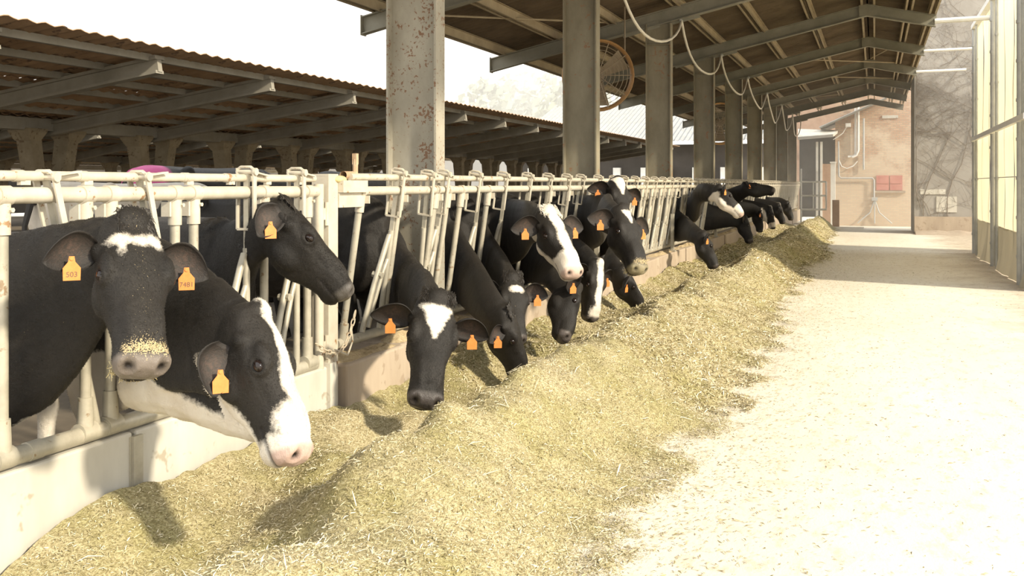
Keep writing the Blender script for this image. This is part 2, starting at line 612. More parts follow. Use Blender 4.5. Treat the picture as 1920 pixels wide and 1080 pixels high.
# ---------------------------------------------------------------- butterfly cow shed (precast V posts) and the ones behind it
def shed(xe, xv, xw, ze, zv, y0, y1, ys, label, dense=True):
    """near eave xe, valley xv, far eave xw; frames at ys"""
    r = empty('shed_roof', ((xe + xw) / 2, (y0 + y1) / 2, zv), label, 'roof', kind='structure')
    for side, (xa, xb, za, zb) in enumerate(((xe, xv, ze, zv), (xw, xv, ze - .02, zv))):
        sl = math.atan((za - zb) / abs(xa - xb))
        Ls = abs(xa - xb) / math.cos(sl)
        W_ = 1.12 if dense else 2.24
        me = corr_sheet(W_ + .05, Ls / 2 + .1, .28, .017, .012, 4).mesh('roof_sheet', M['shed_under'], False)
        n = int((y1 - y0) / W_)
        for i in range(n):
            y = y0 + i * W_
            for j in range(2):
                f = j * (Ls / 2) / Ls
                x = xa + (xb - xa) * f
                z = za + (zb - za) * f + .11 + .018 * (1 - j)
                d = -1 if xb < xa else 1
                put_sheet(me, r, x, y + (W_ if d < 0 else 0), z, d, sl)
        npur = 6
        for q in range(npur):
            f = (.085 + q / npur * .93)
            x = xa + (xb - xa) * f
            z = za + (zb - za) * f + .065
            m = MB(); m.box((x, (y0 + y1) / 2, z), (.09, y1 - y0, .10)); m.build('purlin', M['precast'], r)
    m = MB(); m.box((xv, (y0 + y1) / 2, zv - .06), (.34, y1 - y0, .22)); m.build('valley_beam', M['precast'], r)
    return r


def shed_frame(xe, xv, xw, ze, zv, Y, label, group, posts=True):
    r = empty('shed_frame', (xv, Y, .19), label, 'frame', group)
    for sg, xa in ((1, xe - .28 if xe > xv else xe + .28), (-1, xw + .28 if xw < xv else xw - .28)):
        sl = (ze - zv) / abs(xe - xv)
        za = zv + abs(xa - xv) * sl - .06
        zb = zv - .14
        m = MB()
        m.bar((xa, Y, za), (xv, Y, zb), .09, .20)
        m.bar((xa, Y, za + .10), (xv, Y, zb + .10), .20, .045)
        m.bar((xa, Y, za - .10), (xv, Y, zb - .10), .17, .045)
        m.build('roof_arm', M['precast'], r)
    if posts:
        for sg in (1, -1):
            m = MB()
            a, b = V((xv, Y + sg * .07, .19)), V((xv, Y + sg * .46, zv - .28))
            rings = []
            for q in range(6):
                t = q / 5
                p = a.lerp(b, t)
                w = .12 + .05 * t
                h = .095 + .035 * t
                rings.append([p + V((x * w, y * h, 0)) for x, y in ((-1, -1), (1, -1), (1, 1), (-1, 1))])
            m.loft(rings)
            m.build('sloping_post', M['vpost'], r)
        for sg in (1, -1):
            m = MB()
            p = V((xv, Y + sg * .48, zv - .26))
            m.loft([[p + V((x * w, y * h, z)) for x, y in ((-1, -1), (1, -1), (1, 1), (-1, 1))] for w, h, z in ((.17, .13, -.10), (.24, .22, .06), (.24, .23, .12))])
            m.build('post_head', M['vpost'], r)
    return r


S1 = (-9.3, -14.4, -19.5, 3.39, 2.74)
S2 = (-22.0, -26.5, -31.0, 3.22, 2.55)
S3 = (-33.5, -38.0, -42.5, 3.05, 2.50)
FR = [6.15 + 2.87 * k for k in range(16)]
shed(*S1, 2.0, 51.5, FR, 'long brown-undersided butterfly shed roof beyond the feed fence')
shed(*S2, 4.0, 56.0, FR, 'second butterfly shed roof far behind the first one', dense=False)
shed(*S3, 4.0, 62.0, FR, 'third low shed roof in the distance behind the other two', dense=False)
for k, Y in enumerate(FR):
    shed_frame(*S1, Y, f'{NTH[k + 1] if k < 16 else "last"} concrete V-post frame under the nearer shed roof, counting from the camera', 'V-post frames of the nearer shed')
for k, Y in enumerate(FR):
    shed_frame(*S2, Y + 1.5, f'{NTH[k + 1]} concrete V-post frame under the far second shed roof, counting from the camera', 'V-post frames of the far shed')
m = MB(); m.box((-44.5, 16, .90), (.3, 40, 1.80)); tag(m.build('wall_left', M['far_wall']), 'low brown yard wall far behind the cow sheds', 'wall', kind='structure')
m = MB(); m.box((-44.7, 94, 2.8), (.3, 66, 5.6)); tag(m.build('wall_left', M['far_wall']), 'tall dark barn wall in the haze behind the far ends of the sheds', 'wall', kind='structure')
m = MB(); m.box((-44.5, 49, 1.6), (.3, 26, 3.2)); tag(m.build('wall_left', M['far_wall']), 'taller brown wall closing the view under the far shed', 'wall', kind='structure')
# barn further back that closes the view between the far columns
# ---------------------------------------------------------------- cows
def hide_material():
    m, nt, N, L, P = new_mat('cow_hide')
    w = attr(N, 'white').outputs['Fac']
    n1 = ncoord(N, L, 55, 5, 0.7)
    n2 = ncoord(N, L, 14, 3, 0.6)
    j = mth(N, L, 'ADD', mth(N, L, 'MULTIPLY', mth(N, L, 'SUBTRACT', n1, 0.5), 0.030), mth(N, L, 'MULTIPLY', mth(N, L, 'SUBTRACT', n2, 0.5), 0.032))
    s = mth(N, L, 'ADD', w, j)
    mask = cramp(N, L, mth(N, L, 'ADD', mth(N, L, 'MULTIPLY', s, 60.0), 0.5, True), [(0, 0.0), (1, 1.0)])
    bl = cramp(N, L, ncoord(N, L, 5, 4, 0.6), [(0.3, (0.009, 0.0075, 0.006)), (0.7, (0.019, 0.0155, 0.012))])
    wh = cramp(N, L, ncoord(N, L, 4, 4, 0.6), [(0.3, (0.62, 0.54, 0.43)), (0.7, (0.80, 0.75, 0.66))])
    col = mixc(N, L, mask, bl, wh)
    sk = attr(N, 'skin')
    nz = mixc(N, L, ncoord(N, L, 30, 3, 0.6), sk.outputs['Color'], (0.30, 0.26, 0.22), 'MULTIPLY')
    nz = mixc(N, L, 0.35, sk.outputs['Color'], nz)
    col = mixc(N, L, attr(N, 'nose').outputs['Fac'], col, nz)
    col = mixc(N, L, attr(N, 'dark').outputs['Fac'], col, (0.012, 0.009, 0.008))
    # bits of chaff caught in the hair
    ch = ncoord(N, L, 190, 2, 0.5)
    chm = mth(N, L, 'ADD', ch, mth(N, L, 'MULTIPLY', attr(N, 'chaff').outputs['Fac'], 0.22))
    cm = cramp(N, L, chm, [(0.80, 0.0), (0.84, 1.0)])
    col = mixc(N, L, cm, col, (0.44, 0.35, 0.20))
    col = mixc(N, L, attr(N, 'pink').outputs['Fac'], col, (0.60, 0.10, 0.28))
    L.new(col, P.inputs['Base Color'])
    r = mth(N, L, 'SUBTRACT', 0.62, mth(N, L, 'MULTIPLY', attr(N, 'nose').outputs['Fac'], 0.25))
    L.new(r, P.inputs['Roughness'])
    P.inputs['Specular IOR Level'].default_value = 0.35
    try:
        P.inputs['Sheen Weight'].default_value = 0.045
        P.inputs['Sheen Roughness'].default_value = 0.4
        P.inputs['Sheen Tint'].default_value = (0.9, 0.8, 0.65, 1)
    except Exception:
        pass
    h = ncoord(N, L, 120, 4, 0.75, stretch=(1, 1, 0.35))
    h2 = ncoord(N, L, 22, 3, 0.6)
    bump(N, L, P, mth(N, L, 'ADD', h, mth(N, L, 'MULTIPLY', h2, 1.2)), 0.55, 0.006)
    return m


def ear_material(name, inner):
    m, nt, N, L, P = new_mat(name)
    a = attr(N, 'inner').outputs['Fac']
    f = ncoord(N, L, 60, 4, 0.7)
    inn = cramp(N, L, f, [(0.36, inner), (0.60, (0.035, 0.028, 0.022))])
    col = mixc(N, L, a, (0.014, 0.011, 0.009), inn)
    L.new(col, P.inputs['Base Color'])
    P.inputs['Roughness'].default_value = 0.65
    bump(N, L, P, ncoord(N, L, 150, 3, 0.7), 0.6, 0.004)
    return m


M['hide'] = hide_material()
M['ear'] = ear_material('cow_ear', (0.080, 0.050, 0.037))
M['hair'] = mottled('cow_forelock_hair', (0.016, 0.013, 0.010), (0.030, 0.024, 0.018), 30, 0.6)
M['hair_white'] = mottled('white_forelock_hair', (0.60, 0.54, 0.44), (0.74, 0.69, 0.60), 30, 0.6)
M['straw_bit'] = mottled('straw_crumbs', (0.55, 0.44, 0.20), (0.70, 0.58, 0.30), 30, 0.8)

HEAD = [  # u, top, bottom, half width, taper of the lower half, shear
    (-.050, -.035, -.125, .048, .8, 0), (-.012, .000, -.165, .086, .75, 0), (.04, .008, -.20, .104, .70, 0),
    (.10, .013, -.232, .108, .62, 0), (.17, .010, -.258, .117, .55, 0), (.235, .002, -.264, .114, .52, 0),
    (.295, -.010, -.250, .100, .54, 0), (.34, -.020, -.228, .088, .60, .02), (.40, -.028, -.210, .082, .68, .06),
    (.45, -.034, -.202, .083, .76, .12), (.49, -.040, -.198, .089, .82, .18), (.520, -.052, -.190, .086, .84, .20),
    (.540, -.072, -.178, .066, .85, .20)]


def ell_ring(c, side, up, hw, ht, hb, n=18, taper=1.0, e=2.3, fwd=None, shear=0.0):
    pts = []
    for k in range(n):
        a = 2 * PI * k / n
        x, z = math.cos(a), math.sin(a)
        x = math.copysign(abs(x) ** (2 / e), x)
        z = math.copysign(abs(z) ** (2 / e), z)
        w = hw * (1 if z >= 0 else 1 + (taper - 1) * (-z))
        h = (ht if z >= 0 else hb) * z
        p = c + side * (x * w) + up * h
        if fwd is not None:
            p = p + fwd * (h * shear)
        pts.append(p)
    return pts


def near_on_ray(p, px, py, L, near=True):
    """point on the sight line of a pixel at distance L from p"""
    d = ray(px, py).normalized()
    q = CAM + d * (p - CAM).dot(d)
    h2 = L * L - (q - p).length_squared
    if h2 <= 0:
        return q
    return q + d * (math.sqrt(h2) * (-1 if near else 1))


def sph(p, c, r):
    """about a signed distance (m), positive inside an ellipsoid"""
    q = (p - np.array(c)) / np.array(r)
    return (1 - np.sqrt((q * q).sum(1))) * min(r)


NECKS = []
HIGH_NECKS = []


def tag_mesh():
    mb = MB()
    o = [(-.029, -.085), (.029, -.085), (.030, -.040), (.012, -.018), (.009, .002), (-.009, .002), (-.012, -.018), (-.030, -.040)]
    n = len(o)
    vs = [V((x, -.002, z)) for x, z in o] + [V((x, .002, z)) for x, z in o]
    fs = [tuple(range(n)), tuple(range(2 * n - 1, n - 1, -1))] + [(i, (i + 1) % n, (i + 1) % n + n, i + n) for i in range(n)]
    mb.add(vs, fs)
    # the button rivet
    mb.tube([V((0, -.006, -.006)), V((0, .006, -.006))], .007, 8)
    return mb.mesh('ear_tag', M['tag'])


def text_mesh(s, size):
    cu = bpy.data.curves.new('t', 'FONT')
    cu.body = s
    cu.size = size
    cu.align_x = 'CENTER'
    cu.align_y = 'CENTER'
    cu.extrude = 0.0004
    ob = bpy.data.objects.new('t', cu)
    C.objects.link(ob)
    dg = bpy.context.evaluated_depsgraph_get()
    me = bpy.data.meshes.new_from_object(ob.evaluated_get(dg))
    bpy.data.objects.remove(ob)
    bpy.data.curves.remove(cu)
    me.materials.clear()
    me.materials.append(M['tag_ink'])
    return me


def ear_mesh(sgn):
    """x = out from the head to the tip, y = toward the opening, z = up"""
    n, m = 11, 9
    vs, inner = [], []
    Lr = .205
    for i in range(n + 1):
        t = i / n
        w = .036 + .050 * math.sin(PI * min(1, t * 1.05) ** 0.85) * (1 - .25 * t)
        if t > .72:
            w *= max(.18, math.sqrt(max(0, 1 - ((t - .72) / .285) ** 2)))
        cup = .75 - .4 * t
        for side in (0, 1):
            for k in range(m):
                a = (k / (m - 1) - .5) * 2
                z = w * math.sin(a * 1.25) / math.sin(1.25)
                y = -cup * w * (1 - abs(a) ** 2.0) * .75 - .012 * t
                if side:
                    y += .007
                zz = z - .028 * t * t + .01 * math.sin(PI * t)
                vs.append(V((t * Lr, y, zz)))
                inner.append(max(0.0, 1.0 - abs(a) / .8) * max(0.0, 1 - abs(t - .45) / .5) * 1.3 if side else 0.0)
    fs = []
    row = 2 * m
    for i in range(n):
        for k in range(m - 1):
            a = i * row + k
            fs.append((a, a + 1, a + 1 + row, a + row))
            b = a + m
            fs.append((b, b + row, b + 1 + row, b + 1))
        for k, d in ((0, 0), (m - 1, 1)):
            a = i * row + k
            fs.append((a, a + row, a + row + m, a + m) if d == 0 else (a, a + m, a + m + row, a + row))
    for i in (0, n):
        for k in range(m - 1):
            a = i * row + k
            fs.append((a, a + m, a + m + 1, a + 1) if i == 0 else (a, a + 1, a + m + 1, a + m))
    me = bpy.data.meshes.new('ear')
    me.from_pydata([tuple(v) for v in vs], [], fs)
    bm_ = bmesh.new()
    bm_.from_mesh(me)
    bmesh.ops.recalc_face_normals(bm_, faces=bm_.faces)
    bm_.to_mesh(me)
    bm_.free()
    at = me.attributes.new('inner', 'FLOAT', 'POINT')
    at.data.foreach_set('value', inner)
    me.materials.append(M['ear'])
    me.polygons.foreach_set('use_smooth', [True] * len(me.polygons))
    return me


EAR = ear_mesh(1)
TAGM = tag_mesh()
EYE = None


def basis(x, y, z, o):
    m = Matrix((x, y, z)).transposed().to_4x4()
    m.translation = o
    return m


def coat(me, co, no, fw, bd, root, n, *arrs):
    """short lying hair over the head, neck and shoulder"""
    rg = np.random.default_rng(5)
    nf = len(me.polygons)
    ls = np.empty(nf, np.int32)
    lt = np.empty(nf, np.int32)
    me.polygons.foreach_get('loop_start', ls)
    me.polygons.foreach_get('loop_total', lt)
    li = np.empty(len(me.loops), np.int32)
    me.loops.foreach_get('vertex_index', li)
    q = li[ls[lt == 4][:, None] + np.arange(4)]
    cen = co[q].mean(1)
    q = q[cen[:, 0] > -3.75]
    q = q[arrs[1][q].mean(1) < .25]
    pick = q[rg.integers(0, len(q), n)]
    u, v = rg.random(n), rg.random(n)
    w4 = np.stack([(1 - u) * (1 - v), u * (1 - v), u * v, (1 - u) * v], 1)
    p = (co[pick] * w4[:, :, None]).sum(1)
    nn = (no[pick] * w4[:, :, None]).sum(1)
    nn /= np.linalg.norm(nn, axis=1)[:, None] + 1e-9
    flow = -np.array(fw) * .8 + np.array((-.5, 0, -.55))
    d = flow[None, :] + rg.normal(0, .35, (n, 3))
    d -= nn * (d * nn).sum(1)[:, None]
    d /= np.linalg.norm(d, axis=1)[:, None] + 1e-9
    d = d + nn * rg.uniform(.12, .40, n)[:, None]
    s = np.cross(d, nn)
    s /= np.linalg.norm(s, axis=1)[:, None] + 1e-9
    L = rg.uniform(.006, .014, n)[:, None]
    wd = rg.uniform(.0007, .0013, n)[:, None]
    P = np.stack([p - s * wd - nn * .001, p + s * wd - nn * .001, p + d * L], 1).reshape(-1, 3)
    m2 = bpy.data.meshes.new('coat')
    m2.vertices.add(3 * n)
    m2.vertices.foreach_set('co', P.astype(np.float32).ravel())
    m2.loops.add(3 * n)
    m2.loops.foreach_set('vertex_index', np.arange(3 * n, dtype=np.int32))
    m2.polygons.add(n)
    m2.polygons.foreach_set('loop_start', np.arange(0, 3 * n, 3, dtype=np.int32))
    m2.update(calc_edges=True)
    for nm, a in zip(('white', 'nose', 'dark', 'chaff'), arrs):
        x = (a[pick] * w4).sum(1)
        at = m2.attributes.new(nm, 'FLOAT', 'POINT')
        at.data.foreach_set('value', np.repeat(x, 3).astype(np.float32))
    m2.materials.append(M['hide'])
    tag(link('coat', m2, root), kind='stuff')


def cow(label, poll, nose, dorsal, shoulder, bdir=(1, 0, 0), floor=.2, L=.56, voxel=.016, white=(), nwhite=(), skin=(.10, .085, .075), tags=(1, 1), numbers=(None, None),
        eb=(.112, -.078), es=1.0, fl=(.080, .055), ears=None, k0=.35, k1=.30, forelock=0, chaff=.35, pink=None, scale=1.0, wscale=1.0, straw_lip=False, whiteall=False, group='dairy cows at the feed fence', tuft_white=False, coatn=90000, nd=(1.0, 1.0), nw=1.0, dip=0.0, wtri=(), extra=(), bodyfn=None):
    poll, nose = V(poll), V(nose)
    fw = (nose - poll).normalized()
    do = V(dorsal)
    do = (do - fw * do.dot(fw)).normalized()
    la = do.cross(fw)  # left of the cow's own head (y axis)
    s = L / .55
    # poll marker sits on the crown; the nose marker on the muzzle tip, which lies 7 cm under the crown line
    tilt = math.atan2(.06, .54)
    fw2 = (fw * math.cos(tilt) + do * math.sin(tilt)).normalized()
    do2 = (do * math.cos(tilt) - fw * math.sin(tilt)).normalized()
    fw, do = fw2, do2
    H = basis(fw * s, la * s * wscale, do * s, poll)
    mb = MB()
    rings = []
    for (u, t, b, w, tp, sh) in HEAD:
        mid = t - .36 * (t - b)
        rings.append([H @ p for p in ell_ring(V((u, 0, mid)), V((0, 1, 0)), V((0, 0, 1)), w, t - mid, mid - b, 20, tp, 2.35, V((1, 0, 0)), sh)])
    mb.loft(rings)
    R3 = H.to_3x3()
    for sg in (1, -1):
        for c, r in (((.185, .095, -.028), (.055, .026, .030)), ((.212, .099, -.050), (.042, .024, .034)), ((.20, .062, -.165), (.085, .034, .075)), ((.505, .060, -.085), (.036, .026, .034)),
                     ((.098, .092, -.075), (.036, .034, .036)), ((.36, .040, -.045), (.12, .030, .03))):
            mb.ball(H @ V((c[0], c[1] * sg, c[2])), r, R3)
    for c, r in (((.470, 0, -.182), (.048, .046, .026)), ((0.0, 0, -.005), (.05, .055, .030)), ((.52, 0, -.105), (.032, .060, .042)), ((.30, 0, -.03), (.16, .05, .022))):
        mb.ball(H @ V(c), r, R3)
    # neck
    sh = V(shoulder)
    bd = V(bdir).normalized()
    up0 = V((0, 0, 1))
    sd = up0.cross(bd)
    J = H @ V((.06, 0, -.115))
    dist = (J - sh).length
    t3 = (fw * .55 + do * .25 + (J - sh).normalized() * .6).normalized()
    P0, P1, P2, P3 = sh, sh + (bd - up0 * dip).normalized() * dist * k0, J - t3 * dist * k1, J
    up1 = (do * .75 - fw * .55).normalized()
    rings = []
    NR = 14
    for i in range(NR + 1):
        t = i / NR
        a = 1 - t
        p = P0 * a ** 3 + P1 * 3 * a * a * t + P2 * 3 * a * t * t + P3 * t ** 3
        tg = ((P1 - P0) * a * a + (P2 - P1) * 2 * a * t + (P3 - P2) * t * t).normalized()
        e = t * t * (3 - 2 * t)
        u = up0 * (1 - e) + up1 * e
        if u.length < .2:
            u = up0 * (1 - e) + up1 * e + (do - fw) * .3
        u = (u - tg * u.dot(tg)).normalized()
        sv = u.cross(tg)
        hd = np.interp(t, [0, .25, .5, .75, 1], [.345, .290, .225, .170, .130]) * scale
        hw = np.interp(t, [0, .25, .5, .75, 1], [.175, .138, .110, .092, .078]) * scale * (nw + (1 - nw) * abs(2 * t - .8) ** 2)
        rings.append(ell_ring(p, sv, u, hw, hd * nd[0], hd * 1.08 * nd[1], 18, .72, 2.1))
    mb.loft(rings)
    if extra:  # loose throat skin
        mb.tube([e[0] for e in extra], [e[1] for e in extra], 14)
        mb.ball(extra[0][0], extra[0][1])
        mb.ball(extra[-1][0], extra[-1][1])
    # trunk, standing square behind the fence
    base = V((sh.x, sh.y, floor))
    F = basis(bd, sd, up0, base)
    rings = []
    for (q, cz, hd, hw) in ((.16, .98, .20, .10), (.06, .98, .31, .165), (-.10, .97, .365, .215), (-.35, .95, .385, .25), (-.7, .925, .40, .30), (-1.1, .94, .385, .315),
                            (-1.4, .99, .345, .285), (-1.62, 1.05, .29, .24), (-1.78, 1.09, .22, .17), (-1.86, 1.10, .12, .09)):
        q, cz, hd, hw = q * scale, cz * scale, hd * scale, hw * scale * .93
        rings.append([F @ p for p in ell_ring(V((q, 0, cz)), V((0, 1, 0)), V((0, 0, 1)), hw, hd, hd, 22, .9, 2.35)])
    mb.loft(rings)
    for sg in (1, -1):
        g = lambda q, y, z: F @ (V((q, y * sg, z)) * scale)
        mb.ball(g(-1.36, .21, 1.27), .065 * scale)
        mb.ball(g(-.02, .12, .85), (.17 * scale, .11 * scale, .24 * scale), F.to_3x3())
        mb.tube([g(-.10, .15, .80), g(-.14, .16, .62), g(-.06, .16, .42), g(-.07, .16, .36), g(-.08, .16, .12), g(-.05, .16, .06), g(-.04, .16, 0)],
                [x * scale for x in (.12, .085, .058, .046, .040, .05, .056)], 10)
        mb.tube([g(-1.50, .12, 1.05), g(-1.38, .14, .80), g(-1.48, .14, .66), g(-1.64, .14, .50), g(-1.63, .14, .44), g(-1.58, .14, .13), g(-1.55, .14, .07), g(-1.54, .14, 0)],
                [x * scale for x in (.17, .135, .10, .060, .052, .042, .05, .056)], 10)
    mb.ball(F @ (V((-1.32, 0, .58)) * scale), (.20 * scale, .15 * scale, .13 * scale), F.to_3x3())
    me0 = mb.mesh('raw', M['hide'])
    ob = bpy.data.objects.new('raw', me0)
    C.objects.link(ob)
    rm = ob.modifiers.new('r', 'REMESH')
    rm.mode = 'VOXEL'
    rm.voxel_size = voxel
    rm.use_smooth_shade = True
    sm = ob.modifiers.new('s', 'SMOOTH')
    sm.factor = .5
    sm.iterations = max(3, int(.085 / voxel))
    dg = bpy.context.evaluated_depsgraph_get()
    me = bpy.data.meshes.new_from_object(ob.evaluated_get(dg))
    bpy.data.objects.remove(ob)
    bpy.data.meshes.remove(me0)
    me.name = 'cow'
    nv = len(me.vertices)
    co = np.empty(nv * 3, np.float32)
    me.vertices.foreach_get('co', co)
    co = co.reshape(-1, 3).astype(np.float64)
    no = np.empty(nv * 3, np.float32)
    me.vertices.foreach_get('normal', no)
    no = no.reshape(-1, 3)
    Hi = np.array(H.inverted())
    lc = co @ Hi[:3, :3].T + Hi[:3, 3]
    inhead = (lc[:, 0] > -.08) & (lc[:, 0] < .6) & (np.abs(lc[:, 1]) < .17) & (lc[:, 2] > -.3) & (lc[:, 2] < .06)
    off = np.zeros(nv)
    dark = np.zeros(nv)
    for sg in (1, -1):
        # nostril
        d = (lc - np.array((.535, .054 * sg, -.076))) / np.array((.036, .021, .024))
        g = np.exp(-(d * d).sum(1))
        off -= .020 * g * s
        dark = np.maximum(dark, np.clip(g * 1.9 - .55, 0, 1))
        # eye socket
        d = (lc - np.array((.212, .120 * sg, -.050))) / np.array((.026, .03, .017))
        g = np.exp(-(d * d).sum(1))
        off -= .009 * g * s
        dark = np.maximum(dark, np.clip(g * 1.5 - .35, 0, 1))
        if voxel < .0125:
            r_ = np.sqrt(((lc[:, 0] - .212) / .031) ** 2 + ((lc[:, 2] + .050) / .024) ** 2)
            off += .0055 * np.exp(-((r_ - 1) / .28) ** 2) * (lc[:, 1] * sg > .06) * s
            r_ = np.sqrt(((lc[:, 0] - .535) / .05) ** 2 + ((lc[:, 1] - .054 * sg) / .026) ** 2 + ((lc[:, 2] + .076) / .030) ** 2)
            off += .005 * np.exp(-((r_ - 1.05) / .3) ** 2) * s
        # hollow in front of the eye and along the cheek
        d = (lc - np.array((.31, .080 * sg, -.085))) / np.array((.07, .05, .03))
        off -= .010 * np.exp(-(d * d).sum(1)) * s
        d = (lc - np.array((.05, .10 * sg, -.030))) / np.array((.04, .04, .03))
        off -= .008 * np.exp(-(d * d).sum(1)) * s
    mouth = np.exp(-((lc[:, 2] + .160 - (.53 - lc[:, 0]) * .10) / .008) ** 2) * ((lc[:, 0] > .39) & inhead)
    off -= .006 * mouth * s
    dark = np.maximum(dark, mouth * .8) * inhead
    zone = (np.abs(co[:, 0] + 3.175 + (co[:, 2] - 1.07) * -.138) < .045 + .02 * (co[:, 2] > 1.4)) & (co[:, 2] > .55) & (co[:, 2] < 1.56)
    if zone.any():
        NECKS.append((co[zone, 1].min(), co[zone, 1].max()))
    zone &= co[:, 2] > 1.34
    if zone.any():
        HIGH_NECKS.append((co[zone, 1].min(), co[zone, 1].max()))
    fold = np.zeros(nv)
    if voxel < .0125:
        for q in np.nonzero((co[:, 0] > -3.7) & ~inhead)[0]:
            x, y, z = co[q]
            fold[q] = .011 * noise.noise((x * 9, y * 9, z * 2.2)) + .004 * noise.noise((x * 24, y * 24, z * 6))
    co2 = co + no * (off * inhead + fold)[:, None]
    me.vertices.foreach_set('co', co2.astype(np.float32).ravel())
    W = np.full(nv, -.2)
    for c, r in white:  # patches given in the head's own frame
        d = sph(lc, c, r)
        W = np.where(inhead, np.maximum(W, d), W)
    for u0, u1, w0, w1, yc in wtri:  # tapering forehead patches
        t = (lc[:, 0] - u0) / (u1 - u0)
        d = np.minimum(np.minimum(lc[:, 0] - u0, u1 - lc[:, 0]), (w0 + (w1 - w0) * t) - np.abs(lc[:, 1] - yc))
        d = np.minimum(d, (lc[:, 2] + .06))
        W = np.where(inhead, np.maximum(W, d), W)
    for c, r in nwhite:  # patches in world space (neck, chest, flank)
        W = np.maximum(W, sph(co, c, r))
    if bodyfn is not None:
        W = bodyfn(W, co, lc, inhead)
    if whiteall:
        W = np.where(inhead, W, .2)
    nosem = np.clip((lc[:, 0] - .485 + .22 * np.clip(-lc[:, 2] - .09, 0, 1)) / .02, 0, 1) * inhead * (np.clip((lc[:, 2] + .165) / .015, 0, 1)) * np.clip((-.028 - lc[:, 2]) / .02, 0, 1)
    chf = np.where(inhead, chaff * np.clip(1 - np.abs(lc[:, 1]) / .1, 0, 1) * np.clip(lc[:, 2] / .1 + 1.2, 0, 1), chaff * .35)
    if straw_lip:
        top = np.exp(-((lc[:, 0] - .485) / .028) ** 2) * np.clip((lc[:, 2] + .075) / .02, 0, 1) + .8 * np.exp(-((lc[:, 2] + .172) / .012) ** 2) * (lc[:, 0] > .45)
        chf = np.where(inhead, chf + 1.5 * top, chf)
        nosem = nosem * np.clip(1.2 - top, 0, 1)
    for nm, arr in (('white', W), ('nose', nosem), ('dark', dark), ('chaff', chf), ('pink', np.clip(sph(co, *pink) * 30, 0, 1) if pink else np.zeros(nv))):
        a_ = me.attributes.new(nm, 'FLOAT', 'POINT')
        a_.data.foreach_set('value', arr.astype(np.float32))
    a_ = me.attributes.new('skin', 'FLOAT_COLOR', 'POINT')
    a_.data.foreach_set('color', np.tile(np.array([*skin, 1], np.float32), nv))
    me.materials.clear()
    me.materials.append(M['hide'])
    me.polygons.foreach_set('use_smooth', [True] * len(me.polygons))
    root = link('cow', me)
    tag(root, label, 'cow', group)
    if voxel < .0125:
        coat(me, co2, no, fw, bd, root, int(coatn), W, nosem, dark, chf)
    # eyes
    global EYE
    if EYE is None:
        e = MB()
        e.ball((0, 0, 0), 1.0, None, 18, 12)
        EYE = e.mesh('eye', M['eye'], True)
    for sg in (1, -1):
        o = link('eye', EYE, root)
        c = H @ V((.212, .1095 * sg, -.050))
        o.matrix_basis = basis(fw * .0235 * s, la * .019 * s, do * .0185 * s, c)
    # ears: (out, back, up, twist) in the head frame for left (+la) and right
    ears = ears or ((1, .25, .05, 0), (1, .25, .05, 0))
    for i, sg in ((0, 1), (1, -1)):
        tw = 0
        if ears[i][0] == 'w':
            ax, op = V(ears[i][1]).normalized(), V(ears[i][2])
        else:
            out, back, upw, tw = ears[i]
            ax = (la * sg * out - fw * back + do * upw).normalized()
            op = fw * .35 + do * .75 - V((0, 0, .35))
        op = (op - ax * op.dot(ax)).normalized()
        zz = ax.cross(op) * (-sg)
        zz = op.cross(ax) if zz.dot(-fw) < 0 else zz
        if tw:
            q = Matrix.Rotation(tw * sg, 3, ax)
            op, zz = q @ op, q @ zz
        c = H @ V((eb[0], .107 * sg, eb[1]))
        Em = basis(ax * s * es, op * s * es, zz * s * es, c)
        eo = link('ear', EAR, root)
        eo.matrix_basis = Em
        if tags[i]:
            tp = Em @ V((.105, .012, -.012))
            n_ = V((CAM.x - tp.x, CAM.y - tp.y, 0)).normalized()
            face = (op * .9 + n_ * .5) if tags[i] == 1 else (n_ + op * .25)
            face = V((face.x, face.y, face.z * .25)).normalized()
            zt = (V((0, 0, 1)) - face * face.z).normalized()
            rt = zt.cross(face) * -1
            rt = face.cross(zt) * -1
            Tm = basis(-face.cross(zt) , -face, zt, tp)
            to = link('ear_tag', TAGM, root)
            to.matrix_basis = Tm
            if numbers[i]:
                tm = text_mesh(numbers[i], .0265)
                for v in tm.vertices:
                    x, y, z = v.co
                    v.co = (x, -.0026 - z, y - .064)
                no_ = link('tag_number', tm, to)
    if forelock:
        rnd = random.Random(hash(label) % 1000)
        hb = MB()
        for k in range(forelock * 9):
            y0 = rnd.uniform(-fl[0], fl[0])
            u0 = rnd.uniform(-.05, fl[1])
            p = H @ V((u0, y0, -.005 + .012 * (1 - abs(y0) / .08)))
            d1 = (do * rnd.uniform(.1, .45) + fw * rnd.uniform(.4, 1) + la * (y0 * 2.5 + rnd.uniform(-.4, .4))).normalized()
            d2 = (fw * rnd.uniform(.6, 1) - do * rnd.uniform(.0, .5) + la * rnd.uniform(-.6, .6)).normalized()
            ln = rnd.uniform(.018, .036) * s
            hb.tube([p, p + d1 * ln * .28, p + d1 * ln * .30 + d2 * ln * .5, p + d1 * ln * .05 + d2 * ln], [.0020 * s, .0024 * s, .0018 * s, .0006], 3)
        hb.build('forelock', M['hair_white'] if tuft_white else M['hair'], root, True)
